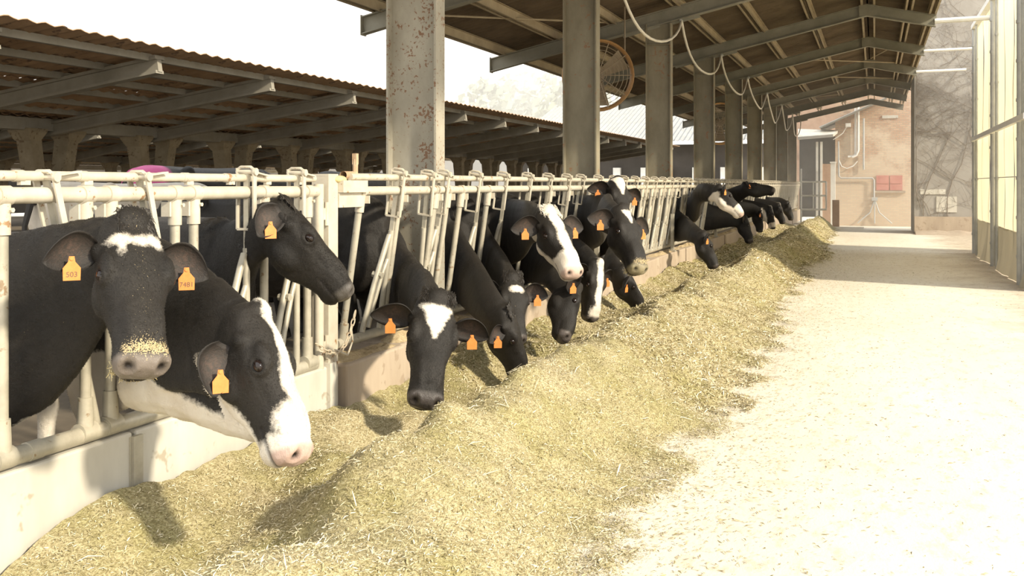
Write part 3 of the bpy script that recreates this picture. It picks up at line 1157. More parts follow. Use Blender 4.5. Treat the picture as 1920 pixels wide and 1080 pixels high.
    if straw_lip:
        rnd = random.Random(3)
        hb = MB()
        for k in range(170):
            y0 = rnd.uniform(-.075, .075)
            p = H @ V((.505 + rnd.uniform(-.03, .02) - abs(y0) * .25, y0, -.165 + rnd.uniform(-.022, .008)))
            d = V((rnd.uniform(-1, 1), rnd.uniform(-1, 1), rnd.uniform(-1.6, .2))).normalized() * rnd.uniform(.006, .020)
            hb.tube([p - d * .3, p + d], [.0013, .0007], 3)
        for k in range(45):
            y0 = rnd.uniform(-.06, .06)
            p = H @ V((.46 + rnd.uniform(-.02, .045), y0, -.030 - abs(y0) * .25))
            d = V((rnd.uniform(-1, 1), rnd.uniform(-1, 1), rnd.uniform(-.4, .4))).normalized() * rnd.uniform(.002, .007)
            hb.tube([p - d, p + d], [.0015, .0011], 3)
        tag(hb.build('straw_crumbs', M['straw_bit'], root), kind='stuff')
    # tail, hanging from the rump
    tb = MB()
    g = lambda q, z: F @ (V((q, 0, z)) * scale)
    tb.tube([g(-1.80, 1.20), g(-1.90, 1.18), g(-1.95, 1.02), g(-1.955, .75), g(-1.95, .55), g(-1.95, .42), g(-1.96, .25)], [.032, .028, .020, .016, .016, .035, .008], 8)
    tb.build('tail', M['hair'], root, True)
    root['_H'] = 0
    del root['_H']
    return root, H
SH_Z = 1.15   # shoulder centre above the alley
SH_X = -3.50


def place(label, pollpx, pollX, nosepx, near, dorsal, Ysh, L=.56, sx=SH_X, sz=SH_Z, **kw):
    p = at_x(pollpx[0], pollpx[1], pollX)
    n = near_on_ray(p, nosepx[0], nosepx[1], L, near)
    r = cow(label, p, n, dorsal, (sx, Ysh, sz), L=L, **kw)
    HEADS.append((p, n))
    return r


HEADS = []
TOCAM = -FW
EAR_B = ('w', RT * -.25 + TOCAM * .45 + V((0, 0, -.85)), TOCAM * .9 + RT * .55 + V((0, 0, .2)))
EAR_C = ('w', RT * -.50 + TOCAM * .62 + V((0, 0, -.50)), TOCAM * .9 + RT * .35 + V((0, 0, .1)))
EAR_E = ('w', RT * -.55 + TOCAM * .6 + V((0, 0, -.25)), TOCAM * .8 + RT * .5 + V((0, 0, -.1)))
# A: the cow that looks straight at the camera
place('black cow with white forehead bar and numbered orange tags facing the camera', (252, 408), -2.62, (277, 690), True, (.90, -.50, .25), 3.18, nw=.85, L=.62, voxel=.0078,
      white=(((.098, -.055, .0), (.021, .042, .05)), ((.120, -.052, .0), (.026, .012, .05)), ((.106, .0, .0), (.020, .050, .05)), ((.098, .060, .0), (.022, .034, .05))),
      nwhite=((tuple(at_x(85, 795, -3.2)), (.16, .10, .09)),), skin=(.19, .16, .135), numbers=('7481', '503'), tags=(2, 2), forelock=28, straw_lip=True, chaff=.55,
      ears=((1, -.28, .05, 0), (1, -.25, .05, 0)), eb=(.098, -.075), nd=(.95, 1.5), sz=1.10, fl=(.055, .05), es=.84)
# B: white-blazed cow in profile, nose down over the feed
place('cow with broad white blaze and white throat, nose lowered beside the concrete wall', (492, 580), -2.24, (578, 858), True, (.75, .25, .62), 3.78, nw=.85, L=.60, voxel=.0078,
      white=(((.02, 0, .0), (.075, .035, .05)), ((.14, .01, .0), (.12, .040, .05)), ((.28, .0, -.02), (.12, .055, .05)), ((.42, 0, -.06), (.11, .09, .08)), ((.50, 0, -.12), (.09, .12, .10)), ((.40, 0, -.235), (.16, .09, .055)), ((.20, 0, -.285), (.16, .09, .07))),
      skin=(.55, .40, .34), tags=(0, 1), forelock=0, chaff=.12, ears=((1, .3, .0, 0), EAR_B),
      nwhite=(((-3.0, 3.85, .22), (1.5, 1.0, .655)),), nd=(1.15, 2.0), sz=1.12, scale=.88, extra=((at_x(275, 722, -3.00), .12), (at_x(320, 712, -2.84), .15), (at_x(380, 722, -2.62), .155), (at_x(440, 760, -2.40), .12), (at_x(480, 790, -2.27), .08)), eb=(.085, -.125), es=.88)
# C: black head in profile in front of the gate post
place('all black cow in profile with raised head before the white gate post', (537, 378), -2.93, (671, 552), True, (.35, .35, .8), 5.04, nw=.8, L=.60, voxel=.0095, tags=(0, 1), forelock=30, chaff=.2,
      ears=((1, .3, .1, 0), EAR_C), eb=(.025, -.05), es=.9, skin=(.10, .09, .08), sx=-3.62, bdir=(.9, -.36, 0), scale=.9, nd=(1.1, 1.15), sz=1.08)
# D
place('black cow with white triangle on forehead, muzzle in the feed, facing the camera', (822, 556), -2.40, (800, 757), True, (.60, -.78, .25), 6.68, nw=.7, L=.66, voxel=.0095, sz=1.02,
      wtri=((.055, .235, .086, .006, 0.0),), dip=.75, k1=.25, nd=(1.0, .8), skin=(.07, .06, .055), tags=(1, 1), forelock=60, fl=(.085, .02), chaff=.25,
      ears=((1, .05, -.05, .42), (1, .02, .0, .42)), es=.95)
# E
place('black cow with small orange tag feeding right beside the white triangle cow', (957, 578), -2.56, (990, 706), False, (.9, .15, .3), 7.84, nw=.66, dip=.7, k1=.25, sz=1.04, nd=(1.0, .8), L=.56, voxel=.014, white=(((.05, .04, .02), (.03, .02, .03)),), tags=(0, 2), forelock=60, chaff=.3,
      ears=((1, .3, .1, 0), EAR_E), es=.8)
# F
place('black cow with white forehead strip feeding behind two black feeding cows', (962, 516), -2.66, (972, 640), True, (.60, -.78, .3), 8.46, nw=.66, dip=.7, k1=.25, sz=1.04, nd=(1.0, .8), L=.55, voxel=.014, white=(((.125, .015, .01), (.030, .060, .05)),), tags=(1, 0), forelock=70,
      ears=((1, .1, -.05, 0), (1, .2, -.1, 0)))
# G
place('white-faced cow with black eye patches holding its head above feeding cows', (1030, 392), -2.46, (1083, 512), True, (.72, -.50, .5), 9.07, nw=.68, L=.62, voxel=.013,
      white=(((.0, 0, .0), (.07, .06, .06)), ((.12, 0, .0), (.12, .048, .06)), ((.28, 0, -.02), (.14, .050, .06)), ((.46, 0, -.1), (.13, .12, .14)), ((.38, 0, -.22), (.18, .11, .085)), ((.22, 0, -.255), (.17, .13, .10)), ((.06, 0, -.22), (.10, .14, .09))),
      skin=(.62, .46, .38), tags=(1, 1), chaff=.15, ears=((1, .15, .05, 0), (1, .2, -.1, .2)), tuft_white=True, forelock=30)
# H1, H2
place('black cow feeding below the white-faced cow, two orange tags in one ear', (1088, 540), -2.36, (1066, 642), True, (.62, .60, .3), 9.68, nw=.66, dip=.7, k1=.25, sz=1.04, nd=(1.0, .8), L=.56, voxel=.015, tags=(0, 1), skin=(.14, .12, .11), ears=((1, .3, 0, 0), (1, .1, .0, .2)))
place('black cow with full white blaze feeding behind the white-faced cow', (1126, 492), -2.50, (1112, 622), True, (.80, -.30, .4), 10.30, nw=.66, dip=.7, k1=.25, sz=1.04, nd=(1.0, .8), L=.58, voxel=.015,
      white=(((.02, 0, .0), (.07, .045, .06)), ((.14, 0, .0), (.12, .045, .06)), ((.30, 0, -.02), (.14, .045, .06)), ((.46, 0, -.06), (.12, .07, .07))), tags=(1, 0), ears=((1, .1, -.1, 0), (1, .2, -.2, 0)))
# I, J, K
place('black cow with white star looking over the top of another black cow', (1161, 335), -2.68, (1174, 424), True, (.70, -.62, .5), 12.62, sz=1.0, nw=.7, nd=(.72, 1), k1=.45, L=.62, voxel=.016, wtri=((.0, .20, .085, .008, 0.0),), tags=(1, 1),
      ears=((1, .1, -.15, .3), (1, .1, -.15, .3)))
place('large black cow with small white forehead mark and straw on its muzzle', (1170, 388), -2.04, (1206, 506), True, (.78, -.48, .45), 11.22, nw=.7, L=.62, voxel=.015, wtri=((.04, .16, .05, .008, 0.0),), tags=(1, 1), straw_lip=True, skin=(.30, .26, .16),
      ears=((1, .1, -.1, 0), (1, .3, -.05, .1)), chaff=.3)
place('black cow with white muzzle edge feeding below two black cows', (1172, 500), -2.66, (1210, 575), False, (.80, .25, .5), 13.36, nw=.66, dip=.35, k1=.25, sz=1.04, nd=(1.0, .8), L=.56, voxel=.017, white=(((.30, 0, .0), (.25, .030, .05)),), tags=(0, 1), ears=((1, .3, 0, 0), (1, .3, -.1, .2)))
# L, M, N ... further along
place('solitary black cow feeding past the gap in the row of heads', (1322, 436), -2.50, (1347, 502), True, (.70, .45, .5), 17.42, nw=.66, dip=.7, k1=.25, sz=1.04, nd=(1.0, .8), L=.58, voxel=.018, tags=(0, 1), ears=((1, .3, 0, 0), (1, .3, .0, .2)))
place('black cow with white jaw and blaze in profile behind the solitary feeder', (1350, 348), -2.35, (1401, 408), True, (.55, .45, .7), 18.55, L=.60, voxel=.018,
      white=(((.02, 0, .01), (.06, .035, .05)), ((.16, 0, .0), (.14, .032, .05)), ((.32, 0, -.02), (.14, .045, .06)), ((.46, 0, -.1), (.12, .12, .13)), ((.38, 0, -.21), (.2, .11, .09)), ((.18, 0, -.245), (.18, .14, .11)), ((.06, 0, -.2), (.06, .13, .11))),
      skin=(.62, .46, .38), tags=(0, 1), ears=((1, .2, .25, 0), (1, .3, .1, .3)), nwhite=(((-3.0, 18.5, .95), (.35, .3, .22)),))
place('black cow stretching its raised head level above a row of feeders', (1396, 343), -2.50, (1459, 354), True, (.1, .3, 1), 22.25, L=.62, voxel=.02, tags=(0, 1), ears=((1, .3, .1, 0), (1, .4, .0, .3)))
place('black cow feeding below the raised black head', (1400, 408), -2.45, (1412, 455), True, (.75, .3, .5), 20.5, dip=.6, sz=1.05, L=.56, voxel=.02, tags=(0, 0))
place('dark cow with pale nape feeding further back, red tag', (1428, 392), -2.55, (1430, 445), True, (.75, .2, .5), 23.8, dip=.6, sz=1.05, L=.56, voxel=.022, white=(((.05, 0, .0), (.08, .1, .06)),), tags=(0, 1))
place('white speckled cow feeding near the end of the row', (1446, 388), -2.45, (1456, 440), True, (.75, .2, .5), 26.2, dip=.6, sz=1.05, L=.56, voxel=.022, white=(((.2, 0, -.02), (.3, .06, .08)), ((.46, 0, -.1), (.12, .12, .13)), ((.15, 0, -.22), (.2, .12, .06))), tags=(0, 0))
place('black cow with white blaze feeding second from the far end', (1462, 382), -2.45, (1474, 424), True, (.75, .2, .5), 29.0, dip=.6, sz=1.05, L=.56, voxel=.024, white=(((.2, 0, -.02), (.3, .05, .06)),), tags=(0, 0))
place('last black cow of the row, feeding by the white gate', (1478, 378), -2.40, (1489, 416), True, (.75, .3, .5), 32.3, dip=.6, sz=1.05, L=.56, voxel=.024, tags=(0, 0))


def standing(label, sh, bd, **kw):
    """a cow standing about in the stall, head lowered level"""
    b = V(bd).normalized()
    p = V(sh) + b * .82 + V((0, 0, .18))
    n = p + b * .36 + V((0, 0, -.40))
    return cow(label, p, n, b * .7 + V((0, 0, .6)), sh, bd, L=.55, tags=(1, 1), group='cows standing behind the fence', **kw)


standing('black cow with pink-dyed rump standing crosswise behind the feed fence', (-7.0, 10.5, 1.38), (.02, 1, 0), floor=.19, voxel=.022, scale=1.2, pink=((-7.05, 8.32, 1.74), (.45, .42, .24)))
standing('black cow standing crosswise behind the square gate post', (-7.3, 14.4, 1.32), (-.05, 1, 0), floor=.19, voxel=.024, scale=1.19)
standing('cream white cow standing crosswise behind the foremost black cow', (-5.95, 8.0, 1.20), (.02, 1, 0), floor=.19, voxel=.02, whiteall=True, scale=1.07)
# ---------------------------------------------------------------- silage heap along the kerb
def feed_material():
    m, nt, N, L, P = new_mat('chopped_silage')
    a = ncoord(N, L, 150, 3, 0.7, 'Object', (1, .45, 1))
    b = ncoord(N, L, 60, 4, 0.7, 'Object', (.5, 1, 1))
    c = ncoord(N, L, 1.6, 4, 0.6)
    f = mth(N, L, 'ADD', mth(N, L, 'MULTIPLY', a, 0.6), mth(N, L, 'MULTIPLY', b, 0.4))
    col = cramp(N, L, f, [(0.30, (0.17, 0.135, 0.055)), (0.46, (0.39, 0.325, 0.175)), (0.56, (0.60, 0.52, 0.325)), (0.72, (0.82, 0.745, 0.54))])
    gr = cramp(N, L, c, [(0.38, (0.72, 0.74, 0.55)), (0.62, (1.0, 1.0, 1.0))])
    col = mixc(N, L, 1.0, col, gr, 'MULTIPLY')
    # where the layer thins out at its toe the concrete shows between the bits
    tc = N.new('ShaderNodeTexCoord')
    sx = N.new('ShaderNodeSeparateXYZ')
    L.new(tc.outputs['Object'], sx.inputs[0])
    e = ncoord(N, L, 70, 4, 0.75)
    e2 = ncoord(N, L, 5, 4, 0.7)
    k = mth(N, L, 'ADD', mth(N, L, 'MULTIPLY', sx.outputs['Z'], 7.0), mth(N, L, 'ADD', mth(N, L, 'MULTIPLY', e, 1.0), mth(N, L, 'MULTIPLY', e2, .6)))
    bare = cramp(N, L, k, [(0.84, 1.0), (0.98, 0.0)])
    col = mixc(N, L, bare, col, (0.70, 0.63, 0.50))
    L.new(col, P.inputs['Base Color'])
    P.inputs['Roughness'].default_value = 0.95
    bump(N, L, P, f, 0.9, 0.02)
    return m


def strand_material():
    m, nt, N, L, P = new_mat('silage_strands')
    t = attr(N, 'tone')
    col = cramp(N, L, t.outputs['Fac'], [(0.0, (0.20, 0.165, 0.065)), (0.35, (0.47, 0.395, 0.215)), (0.7, (0.70, 0.61, 0.39)), (1.0, (0.90, 0.84, 0.66))])
    L.new(col, P.inputs['Base Color'])
    P.inputs['Roughness'].default_value = 0.8
    return m


M['feed'] = feed_material()
M['strand'] = strand_material()
M['ledge'] = mottled('dry_feed_dust', (0.34, 0.25, 0.13), (0.60, 0.48, 0.30), 45, 0.95)


def n2(x, y, s, o=0.0):
    return noise.noise(V((x * s, y * s, o)))


DENTS = []
for p_, n_ in HEADS:
    if n_.z < .75:
        DENTS.append((n_.x, n_.y, .30, .36, .17))
DENTS += [(-2.45, 3.35, .28, .40, .12), (-2.28, 4.35, .20, .24, .15), (-2.45, 4.95, .22, .30, .10), (-2.25, 5.55, .20, .30, .17), (-2.05, 7.15, .20, .40, .13), (-2.1, 8.6, .2, .4, .12), (-2.0, 11.0, .2, .5, .12)]


def feed_h(x, y):
    crest_x = -1.93 + .10 * math.sin(y * .9 + .5) + .10 * n2(0, y, .5, 3)
    crest_h = .45 + .07 * n2(1, y, .45, 9)
    edge = -1.12 + .30 * n2(2, y, .35, 5) + .10 * n2(2, y, 1.7, 5)
    wall_h = .25 + .06 * n2(4, y, .7, 2)
    if y < 3.4:
        wall_h -= (3.4 - y) * .22
    if x > crest_x:
        t = (x - crest_x) / max(.2, edge - crest_x)
        h = crest_h * max(0, math.cos(min(1, t) * PI) * .5 + .5) ** .85
        if t > .75:
            h = max(h, .02 * max(0, 1.6 - t))
    else:
        t = (crest_x - x) / (crest_x + 3.05)
        tr = wall_h + (crest_h - wall_h) * max(0, 1 - t) ** 1.5
        h = tr - .19 * math.sin(min(1, t) * PI) * (1 + .5 * n2(3, y, 1.1, 1))
    h += .045 * n2(x, y, 2.2, 0) + .028 * n2(x, y, 5.5, 4) + .016 * n2(x, y, 13, 7)
    for (dx, dy, rx, ry, d) in DENTS:
        if abs(y - dy) < ry * 2.5:
            q = ((x - dx) / rx) ** 2 + ((y - dy) / ry) ** 2
            h -= d * math.exp(-q) * (.9 + .4 * n2(x, y, 4, 2))
            h += d * .25 * math.exp(-((math.sqrt(q) - 1.7) / .5) ** 2)
    fade = min(1, max(0, (edge + .55 - x) / .55))
    h = h * fade - .05 * (1 - fade)
    if y > 37:
        h *= max(0, 1 - (y - 37) / 3)
    return h


xs = np.concatenate([np.arange(-3.06, -.35, .032)])
ysF = np.concatenate([np.arange(1.2, 9, .03), np.arange(9, 18, .055), np.arange(18, 40, .12)])
HT = np.empty((len(ysF), len(xs)), np.float32)
for j, y in enumerate(ysF):
    for i, x in enumerate(xs):
        HT[j, i] = feed_h(float(x), float(y))
nx = len(xs)
vs = [(float(x), float(y), float(max(HT[j, i], -.06))) for j, y in enumerate(ysF) for i, x in enumerate(xs)]
fs = []
for j in range(len(ysF) - 1):
    for i in range(nx - 1):
        a = j * nx + i
        if max(HT[j, i], HT[j, i + 1], HT[j + 1, i], HT[j + 1, i + 1]) > -.030:
            fs.append((a, a + 1, a + nx + 1, a + nx))
me = bpy.data.meshes.new('silage_heap')
me.from_pydata(vs, [], fs)
me.materials.append(M['feed'])
me.polygons.foreach_set('use_smooth', [True] * len(me.polygons))
heap = link('silage_heap', me)
tag(heap, 'long yellow-green heap of chopped silage along the feed fence', 'feed', kind='stuff')


def hgt(x, y):
    i = np.clip(np.searchsorted(xs, x) - 1, 0, nx - 2)
    j = np.clip(np.searchsorted(ysF, y) - 1, 0, len(ysF) - 2)
    fx = (x - xs[i]) / (xs[i + 1] - xs[i])
    fy = (y - ysF[j]) / (ysF[j + 1] - ysF[j])
    return (HT[j, i] * (1 - fx) + HT[j, i + 1] * fx) * (1 - fy) + (HT[j + 1, i] * (1 - fx) + HT[j + 1, i + 1] * fx) * fy


def strands(name, n, ylo, yhi, xlo, xhi, lmin, lmax, wid, seed, parent=None, onfloor=False, tilt=.45, tone=(0, 1), ypow=1.0):
    rg = np.random.default_rng(seed)
    y = ylo + (yhi - ylo) * rg.random(n) ** ypow
    x = xlo + (xhi - xlo) * rg.random(n)
    h = hgt(x, y)
    if onfloor:
        h = np.maximum(h, 0)
        dens = np.clip(np.exp(-(x + 1.15) / .42), 0, 1) + .035
        keep = rg.random(n) < dens
    else:
        keep = h > .008
    x, y, h = x[keep], y[keep], h[keep]
    n = len(x)
    an = rg.random(n) * 2 * np.pi
    tl = (rg.random(n) - .3) * tilt
    ln = lmin + (lmax - lmin) * rg.random(n) ** 2.2
    d = np.stack([np.cos(an) * np.cos(tl), np.sin(an) * np.cos(tl), np.sin(tl)], 1)
    sd = np.stack([-np.sin(an), np.cos(an), rg.random(n) * .8], 1)
    w = wid * (.6 + .8 * rg.random(n))
    c = np.stack([x, y, h + .004 + np.abs(np.sin(tl)) * ln * .3], 1)
    bend = np.stack([np.zeros(n), np.zeros(n), (rg.random(n) - .3) * ln * .25], 1)
    a = c - d * ln[:, None] / 2
    b = c + d * ln[:, None] / 2
    mid = c + bend
    q = sd * w[:, None] / 2
    P = np.stack([a - q * .5, a + q * .5, mid - q, mid + q, b - q * .3, b + q * .3], 1).reshape(-1, 3)
    base = np.arange(n)[:, None] * 6
    F = np.concatenate([base + np.array([0, 1, 3, 2]), base + np.array([2, 3, 5, 4])], 1).reshape(-1, 4)
    me = bpy.data.meshes.new(name)
    me.vertices.add(len(P))
    me.vertices.foreach_set('co', P.astype(np.float32).ravel())
    me.loops.add(F.size)
    me.loops.foreach_set('vertex_index', F.astype(np.int32).ravel())
    me.polygons.add(len(F))
    me.polygons.foreach_set('loop_start', np.arange(0, F.size, 4, dtype=np.int32))
    me.update(calc_edges=True)
    t = np.repeat(tone[0] + (tone[1] - tone[0]) * rg.random(n), 6).astype(np.float32)
    at = me.attributes.new('tone', 'FLOAT', 'POINT')
    at.data.foreach_set('value', t)
    me.materials.append(M['strand'])
    o = link(name, me, parent)
    return tag(o, kind='stuff')


strands('silage_strands', 130000, 1.3, 9.0, -3.03, -.8, .008, .036, .0032, 1, heap, tilt=.7, ypow=1.4)
strands('silage_strands', 60000, 7.0, 18.0, -3.03, -.8, .02, .07, .007, 2, heap, tilt=.8, ypow=1.2)
strands('silage_strands', 26000, 16.0, 36.0, -3.03, -.8, .04, .11, .013, 3, heap, tilt=.8)
strands('long_straws', 700, 1.4, 9.0, -2.9, -.9, .06, .14, .0038, 4, heap, tilt=.9, tone=(.75, 1))
s = strands('scattered_chaff', 150000, 2.0, 26.0, -1.6, 2.1, .008, .040, .0050, 5, None, True, .15, (0, .8), 1.6)
tag(s, 'loose chaff and straw bits strewn over the alley floor beside the silage', 'straw')
# ---------------------------------------------------------------- near gate panel of self-locking feed barriers
FX = -3.14
gate = empty('headlock_gate', (FX, 4.2, .50), 'near cream steel headlock gate with thick top rail, in front of the foremost cows', 'gate', 'headlock panels')


def clamp_ring(m, c, r, w, axis='Y', n=12):
    d = V((0, w / 2, 0)) if axis == 'Y' else V((0, 0, w / 2))
    m.tube([V(c) - d, V(c) + d], r, n)


G0, G1 = 2.2, 5.30
m = MB(); m.tube([(FX, G0, 1.555), (FX, G1, 1.555)], .033, 16); m.build('main_rail', M['pipe'], gate, True)
m = MB(); m.tube([(FX - .015, G0, 1.632), (FX - .015, G1, 1.632)], .021, 14)
for y in np.arange(G0 + .2, G1, .34):
    clamp_ring(m, (FX - .015, y, 1.632), .0235, .05)
    m.box((FX - .015, y + .03, 1.606), (.02, .05, .02))
m.build('lock_rail', M['pipe'], gate, True)
m = MB(); m.tube([(FX, G0, .55), (FX, G1 - .02, .53)], .036, 16)
for y in np.arange(G0 + .1, G1, .42):
    clamp_ring(m, (FX, y, .545), .040, .07)
m.build('bottom_rail', M['galv'], gate, True)


def upright(parent, y, xt=FX, xb=FX, zt=1.555, zb=.55, r=.0235, mat='galv', shared=None):
    m = MB(); m.tube([(xt, y, zt - .02), (xb, y, zb + .02)], r, 12)
    p = m.build('upright_pipe', M[mat], parent, True)
    p['_abs'] = 1
    m = MB()
    m.tube([(xt, y, zt - .03), (xt + (xb - xt) * .15, y, zt - .15)], r * 1.35, 12)
    clamp_ring(m, (xt, y, zt), .040, .062, 'Y', 14)
    m.tube([(xt - .035, y + .012, zt - .055), (xt + .042, y + .012, zt - .055)], .010, 6)
    m.box((xt - .02, y - .038, zt - .075), (.05, .012, .07))
    c = m.build('rail_clamp', M['pipe'], p, True)
    m = MB()
    m.tube([(xb, y, zb), (xb + (xt - xb) * .12, y, zb + .15)], [r * 1.55, r * 1.32], 12)
    clamp_ring(m, (xb, y, zb), .044, .085, 'Y', 14)
    m.build('base_clamp', M['galv'], p, True)
    return p


for px in (4, 160, 207, 328, 363, 495, 576):
    upright(gate, fence_y(px))


def yoke_shapes(height=1.0):
    """swinging neck bar in its own frame: origin at the lower pivot, z up, y along the fence, x out. Returns (bar, latch)"""
    h = height
    b = MB()
    b.tube([(0, 0, h - .30), (0, 0, -.03)], .020, 10)                       # straight bar
    b.bar((0, .002, h + .10), (0, .002, h - .32), .030, .014, (0, 1, 0))
    b.tube([(0, -.02, h - .33), (0, -.055, h - .40), (0, -.16, h - .66), (0, -.24, h - .93), (0, -.25, h - .98)], .019, 10)   # bowed leg
    b.tube([(0, -.005, h - .50), (0, -.05, h - .58), (0, -.13, h - .80), (0, -.17, h - .96)], .016, 10)
    b.tube([(-.035, -.125, h - .60), (.035, -.125, h - .60)], .022, 8)      # knob on the pivot
    l = MB()
    for x in (-.052, .050):
        l.bar((x, 0, h + .125), (x, 0, h - .20), .009, .030, (0, 1, 0))
    l.bar((-.05, 0, h - .20), (.05, 0, h - .20), .03, .012)
    l.tube([(-.06, 0, h + .105), (.062, 0, h + .105)], .013, 8)
    l.tube([(.050, 0, h + .105), (.064, 0, h + .105)], .020, 10)
    l.tube([(-.05, -.004, h + .09), (-.05, -.004, h + .118), (-.03, -.004, h + .130), (.03, -.004, h + .130), (.046, -.004, h + .118), (.046, -.004, h + .09)], .009, 6)
    l.bar((.020, .01, h + .108), (.015, .17, h + .085), .028, .008)
    return b, l


_yb, _yl = yoke_shapes(1.0)
YOKE = _yb.mesh('yoke', M['galv'], True)
_ys = MB()
_ys.tube([(0, 0, .70), (0, 0, -.03)], .020, 10)
_ys.bar((0, .002, 1.10), (0, .002, .68), .030, .014, (0, 1, 0))
_yb2 = MB()
_yb2.tube([(0, 0, .70), (0, 0, -.03)], .020, 10)
_yb2.bar((0, .002, 1.10), (0, .002, .68), .030, .014, (0, 1, 0))
_yb2.tube([(0, -.01, .66), (0, -.045, .60), (0, -.085, .50)], .020, 10)
YOKE_B = _yb2.mesh('yoke', M['galv'], True)
YOKE_S = _ys.mesh('yoke', M['galv'], True)
LATCH = _yl.mesh('latch', M['pipe'], True)


def put_yoke(parent, y, tilt=0.0, lean=0.0, x=FX, z=.56, me=None, pv=.5, latch=True):
    Mx = Matrix.Translation((x, y, z)) @ Matrix.Rotation(lean, 4, 'Y') @ Matrix.Translation((0, 0, pv)) @ Matrix.Rotation(tilt, 4, 'X') @ Matrix.Translation((0, 0, -pv))
    o = link('yoke', me or YOKE, parent)
    o.matrix_basis = Mx
    if not latch:
        return o
    l = bpy.data.objects.new('latch', LATCH)
    C.objects.link(l)
    l.parent = o
    return o


put_yoke(gate, 3.49, math.radians(15), me=YOKE_S, pv=0)
put_yoke(gate, 4.02, math.radians(14), me=YOKE_S, pv=0)
put_yoke(gate, fence_y(462))
put_yoke(gate, fence_y(556))

# square gate post with hinge tube and chain
gp = empty('gate_post', (FX, 5.44, .0), 'square white steel gate post between the gate and the leaning headlocks', 'post')
m = MB(); m.box((FX - .02, 5.44, .92), (.115, .115, 1.46))
m.box((FX - .02, 5.44, 1.655), (.118, .118, .012))
m.build('square_tube', M['pipe'], gp)
m = MB(); m.tube([(FX + .005, 5.325, .18), (FX + .005, 5.325, 1.60)], .030, 12); m.build('hinge_tube', M['pipe'], gp, True)
for z in (.62, 1.02, 1.42):
    m = MB(); m.box((FX + .02, 5.375, z), (.022, .075, .07)); m.tube([(FX + .03, 5.372, z - .07), (FX + .03, 5.372, z + .07)], .013, 8); m.build('hinge', M['pipe'], gp, True)
m = MB(); m.box((FX + .035, 5.40, .35), (.05, .07, .34)); m.build('channel_foot', M['plate'], gp)
# short bracket beam that carries the leaning headlocks
m = MB()
m.bar((FX + .03, 5.50, 1.585), (FX + .04, 5.80, 1.585), .09, .075)
m.bar((FX + .03, 5.50, 1.50), (FX + .04, 5.80, 1.50), .03, .09)
m.build('bracket_beam', M['pipe'], gp)
m = MB()
rnd = random.Random(5)
m.ball((FX + .03, 5.53, 1.628), (.035, .07, .025))
m.build('feed_crumbs', M['straw_bit'], gp, True)

# chain: each link a part
ch = empty('chain', (FX + .05, 5.40, .62), 'short rusty chain hanging at the foot of the gate post', 'chain')
pts = []
for k in range(15):
    t = k / 14
    p = V((FX + .05, 5.22, .66)).lerp(V((FX + .07, 5.66, .80)), t)
    p.z -= .14 * math.sin(PI * t)
    p.x += .03 * math.sin(PI * t)
    pts.append(p)
for k in range(14):
    a, b = pts[k], pts[k + 1]
    d = (b - a).normalized()
    s = d.cross(V((0, 0, 1))).normalized()
    if k % 2:
        s = d.cross(s).normalized()
    m = MB()
    loop = []
    Lk = (b - a).length * .66
    for q in range(9):
        an = 2 * PI * q / 8
        loop.append((a + b) / 2 + d * (Lk * math.cos(an)) + s * (.011 * math.sin(an)))
    m.tube(loop, .0042, 6, False)
    m.build('chain_link', M['chain'], ch, True)
m = MB()
m.tube([(FX + .07, 5.40, .60), (FX + .12, 5.47, .56), (FX + .10, 5.57, .63), (FX + .07, 5.60, .72)], .006, 6); m.build('hook', M['pipe'], ch, True)

# ---------------------------------------------------------------- concrete wall under the near gate
nw = empty('wall_feed', (FX, 3.6, 0), 'low pale concrete plate wall under the near headlock gate', 'wall', kind='structure')
jy = fence_y(242)
ys = [1.2, jy - .012, 5.39]
for a, b in zip(ys[:-1], ys[1:]):
    m = MB(); m.box((FX - .03, (a + b) / 2 + .006, .25), (.13, b - a - .024, .50)); o = m.build('wall_panel', M['plate'], nw)
    bv = o.modifiers.new('bevel', 'BEVEL'); bv.width = .012; bv.segments = 2
m = MB(); m.box((FX + .042, jy, .24), (.022, .06, .48)); m.box((FX + .035, jy - .035, .24), (.012, .012, .48)); m.build('joint_strip', M['galv'], nw)

# ---------------------------------------------------------------- leaning headlock panels
LEAN = math.atan(.134 / .97)
XB, XT = -3.245, -3.105
panels = []
bounds = [5.72] + [y + .0 for y in COL_Y[2:]] + [46.6]
OCC = []
for i in range(len(bounds) - 1):
    a, b = bounds[i], bounds[i + 1]
    p = empty('headlock_fence', (XB, (a + b) / 2, .52), (f'{NTH[i + 1]} leaning headlock fence length beyond the gate post, between columns' if i else 'leaning headlock fence length right behind the square gate post'), 'fence', 'leaning headlock fence lengths')
    panels.append((a, b, p))
    m = MB(); m.tube([(XT, a + (.08 if i == 0 else 0), 1.555), (XT, b, 1.555)], .030, 12); m.build('main_rail', M['pipe'], p, True)
    m = MB(); m.tube([(XT - .005, a + (-.06 if i == 0 else 0), 1.645), (XT - .005, b, 1.645)], .023, 12)
    m.build('lock_rail', M['pipe'], p, True)
    m = MB(); m.tube([(XB, a, .575), (XB, b, .575)], .032, 10); m.build('bottom_rail', M['galv'], p, True)
    if i == 0:
        m = MB(); m.tube([(XT - .03, 5.62, 1.655), (XT - .03, 5.75, 1.655)], .026, 12, False); m.tube([(XT - .02, 5.76, 1.60), (XT - .02, 5.76, 1.76)], .018, 8); m.box((XT - .02, 5.76, 1.76), (.03, .03, .07)); m.build('latch_end', M['rust'], p, True)


def panel_at(y):
    for a, b, p in panels:
        if a <= y < b:
            return p
    return panels[-1][2]


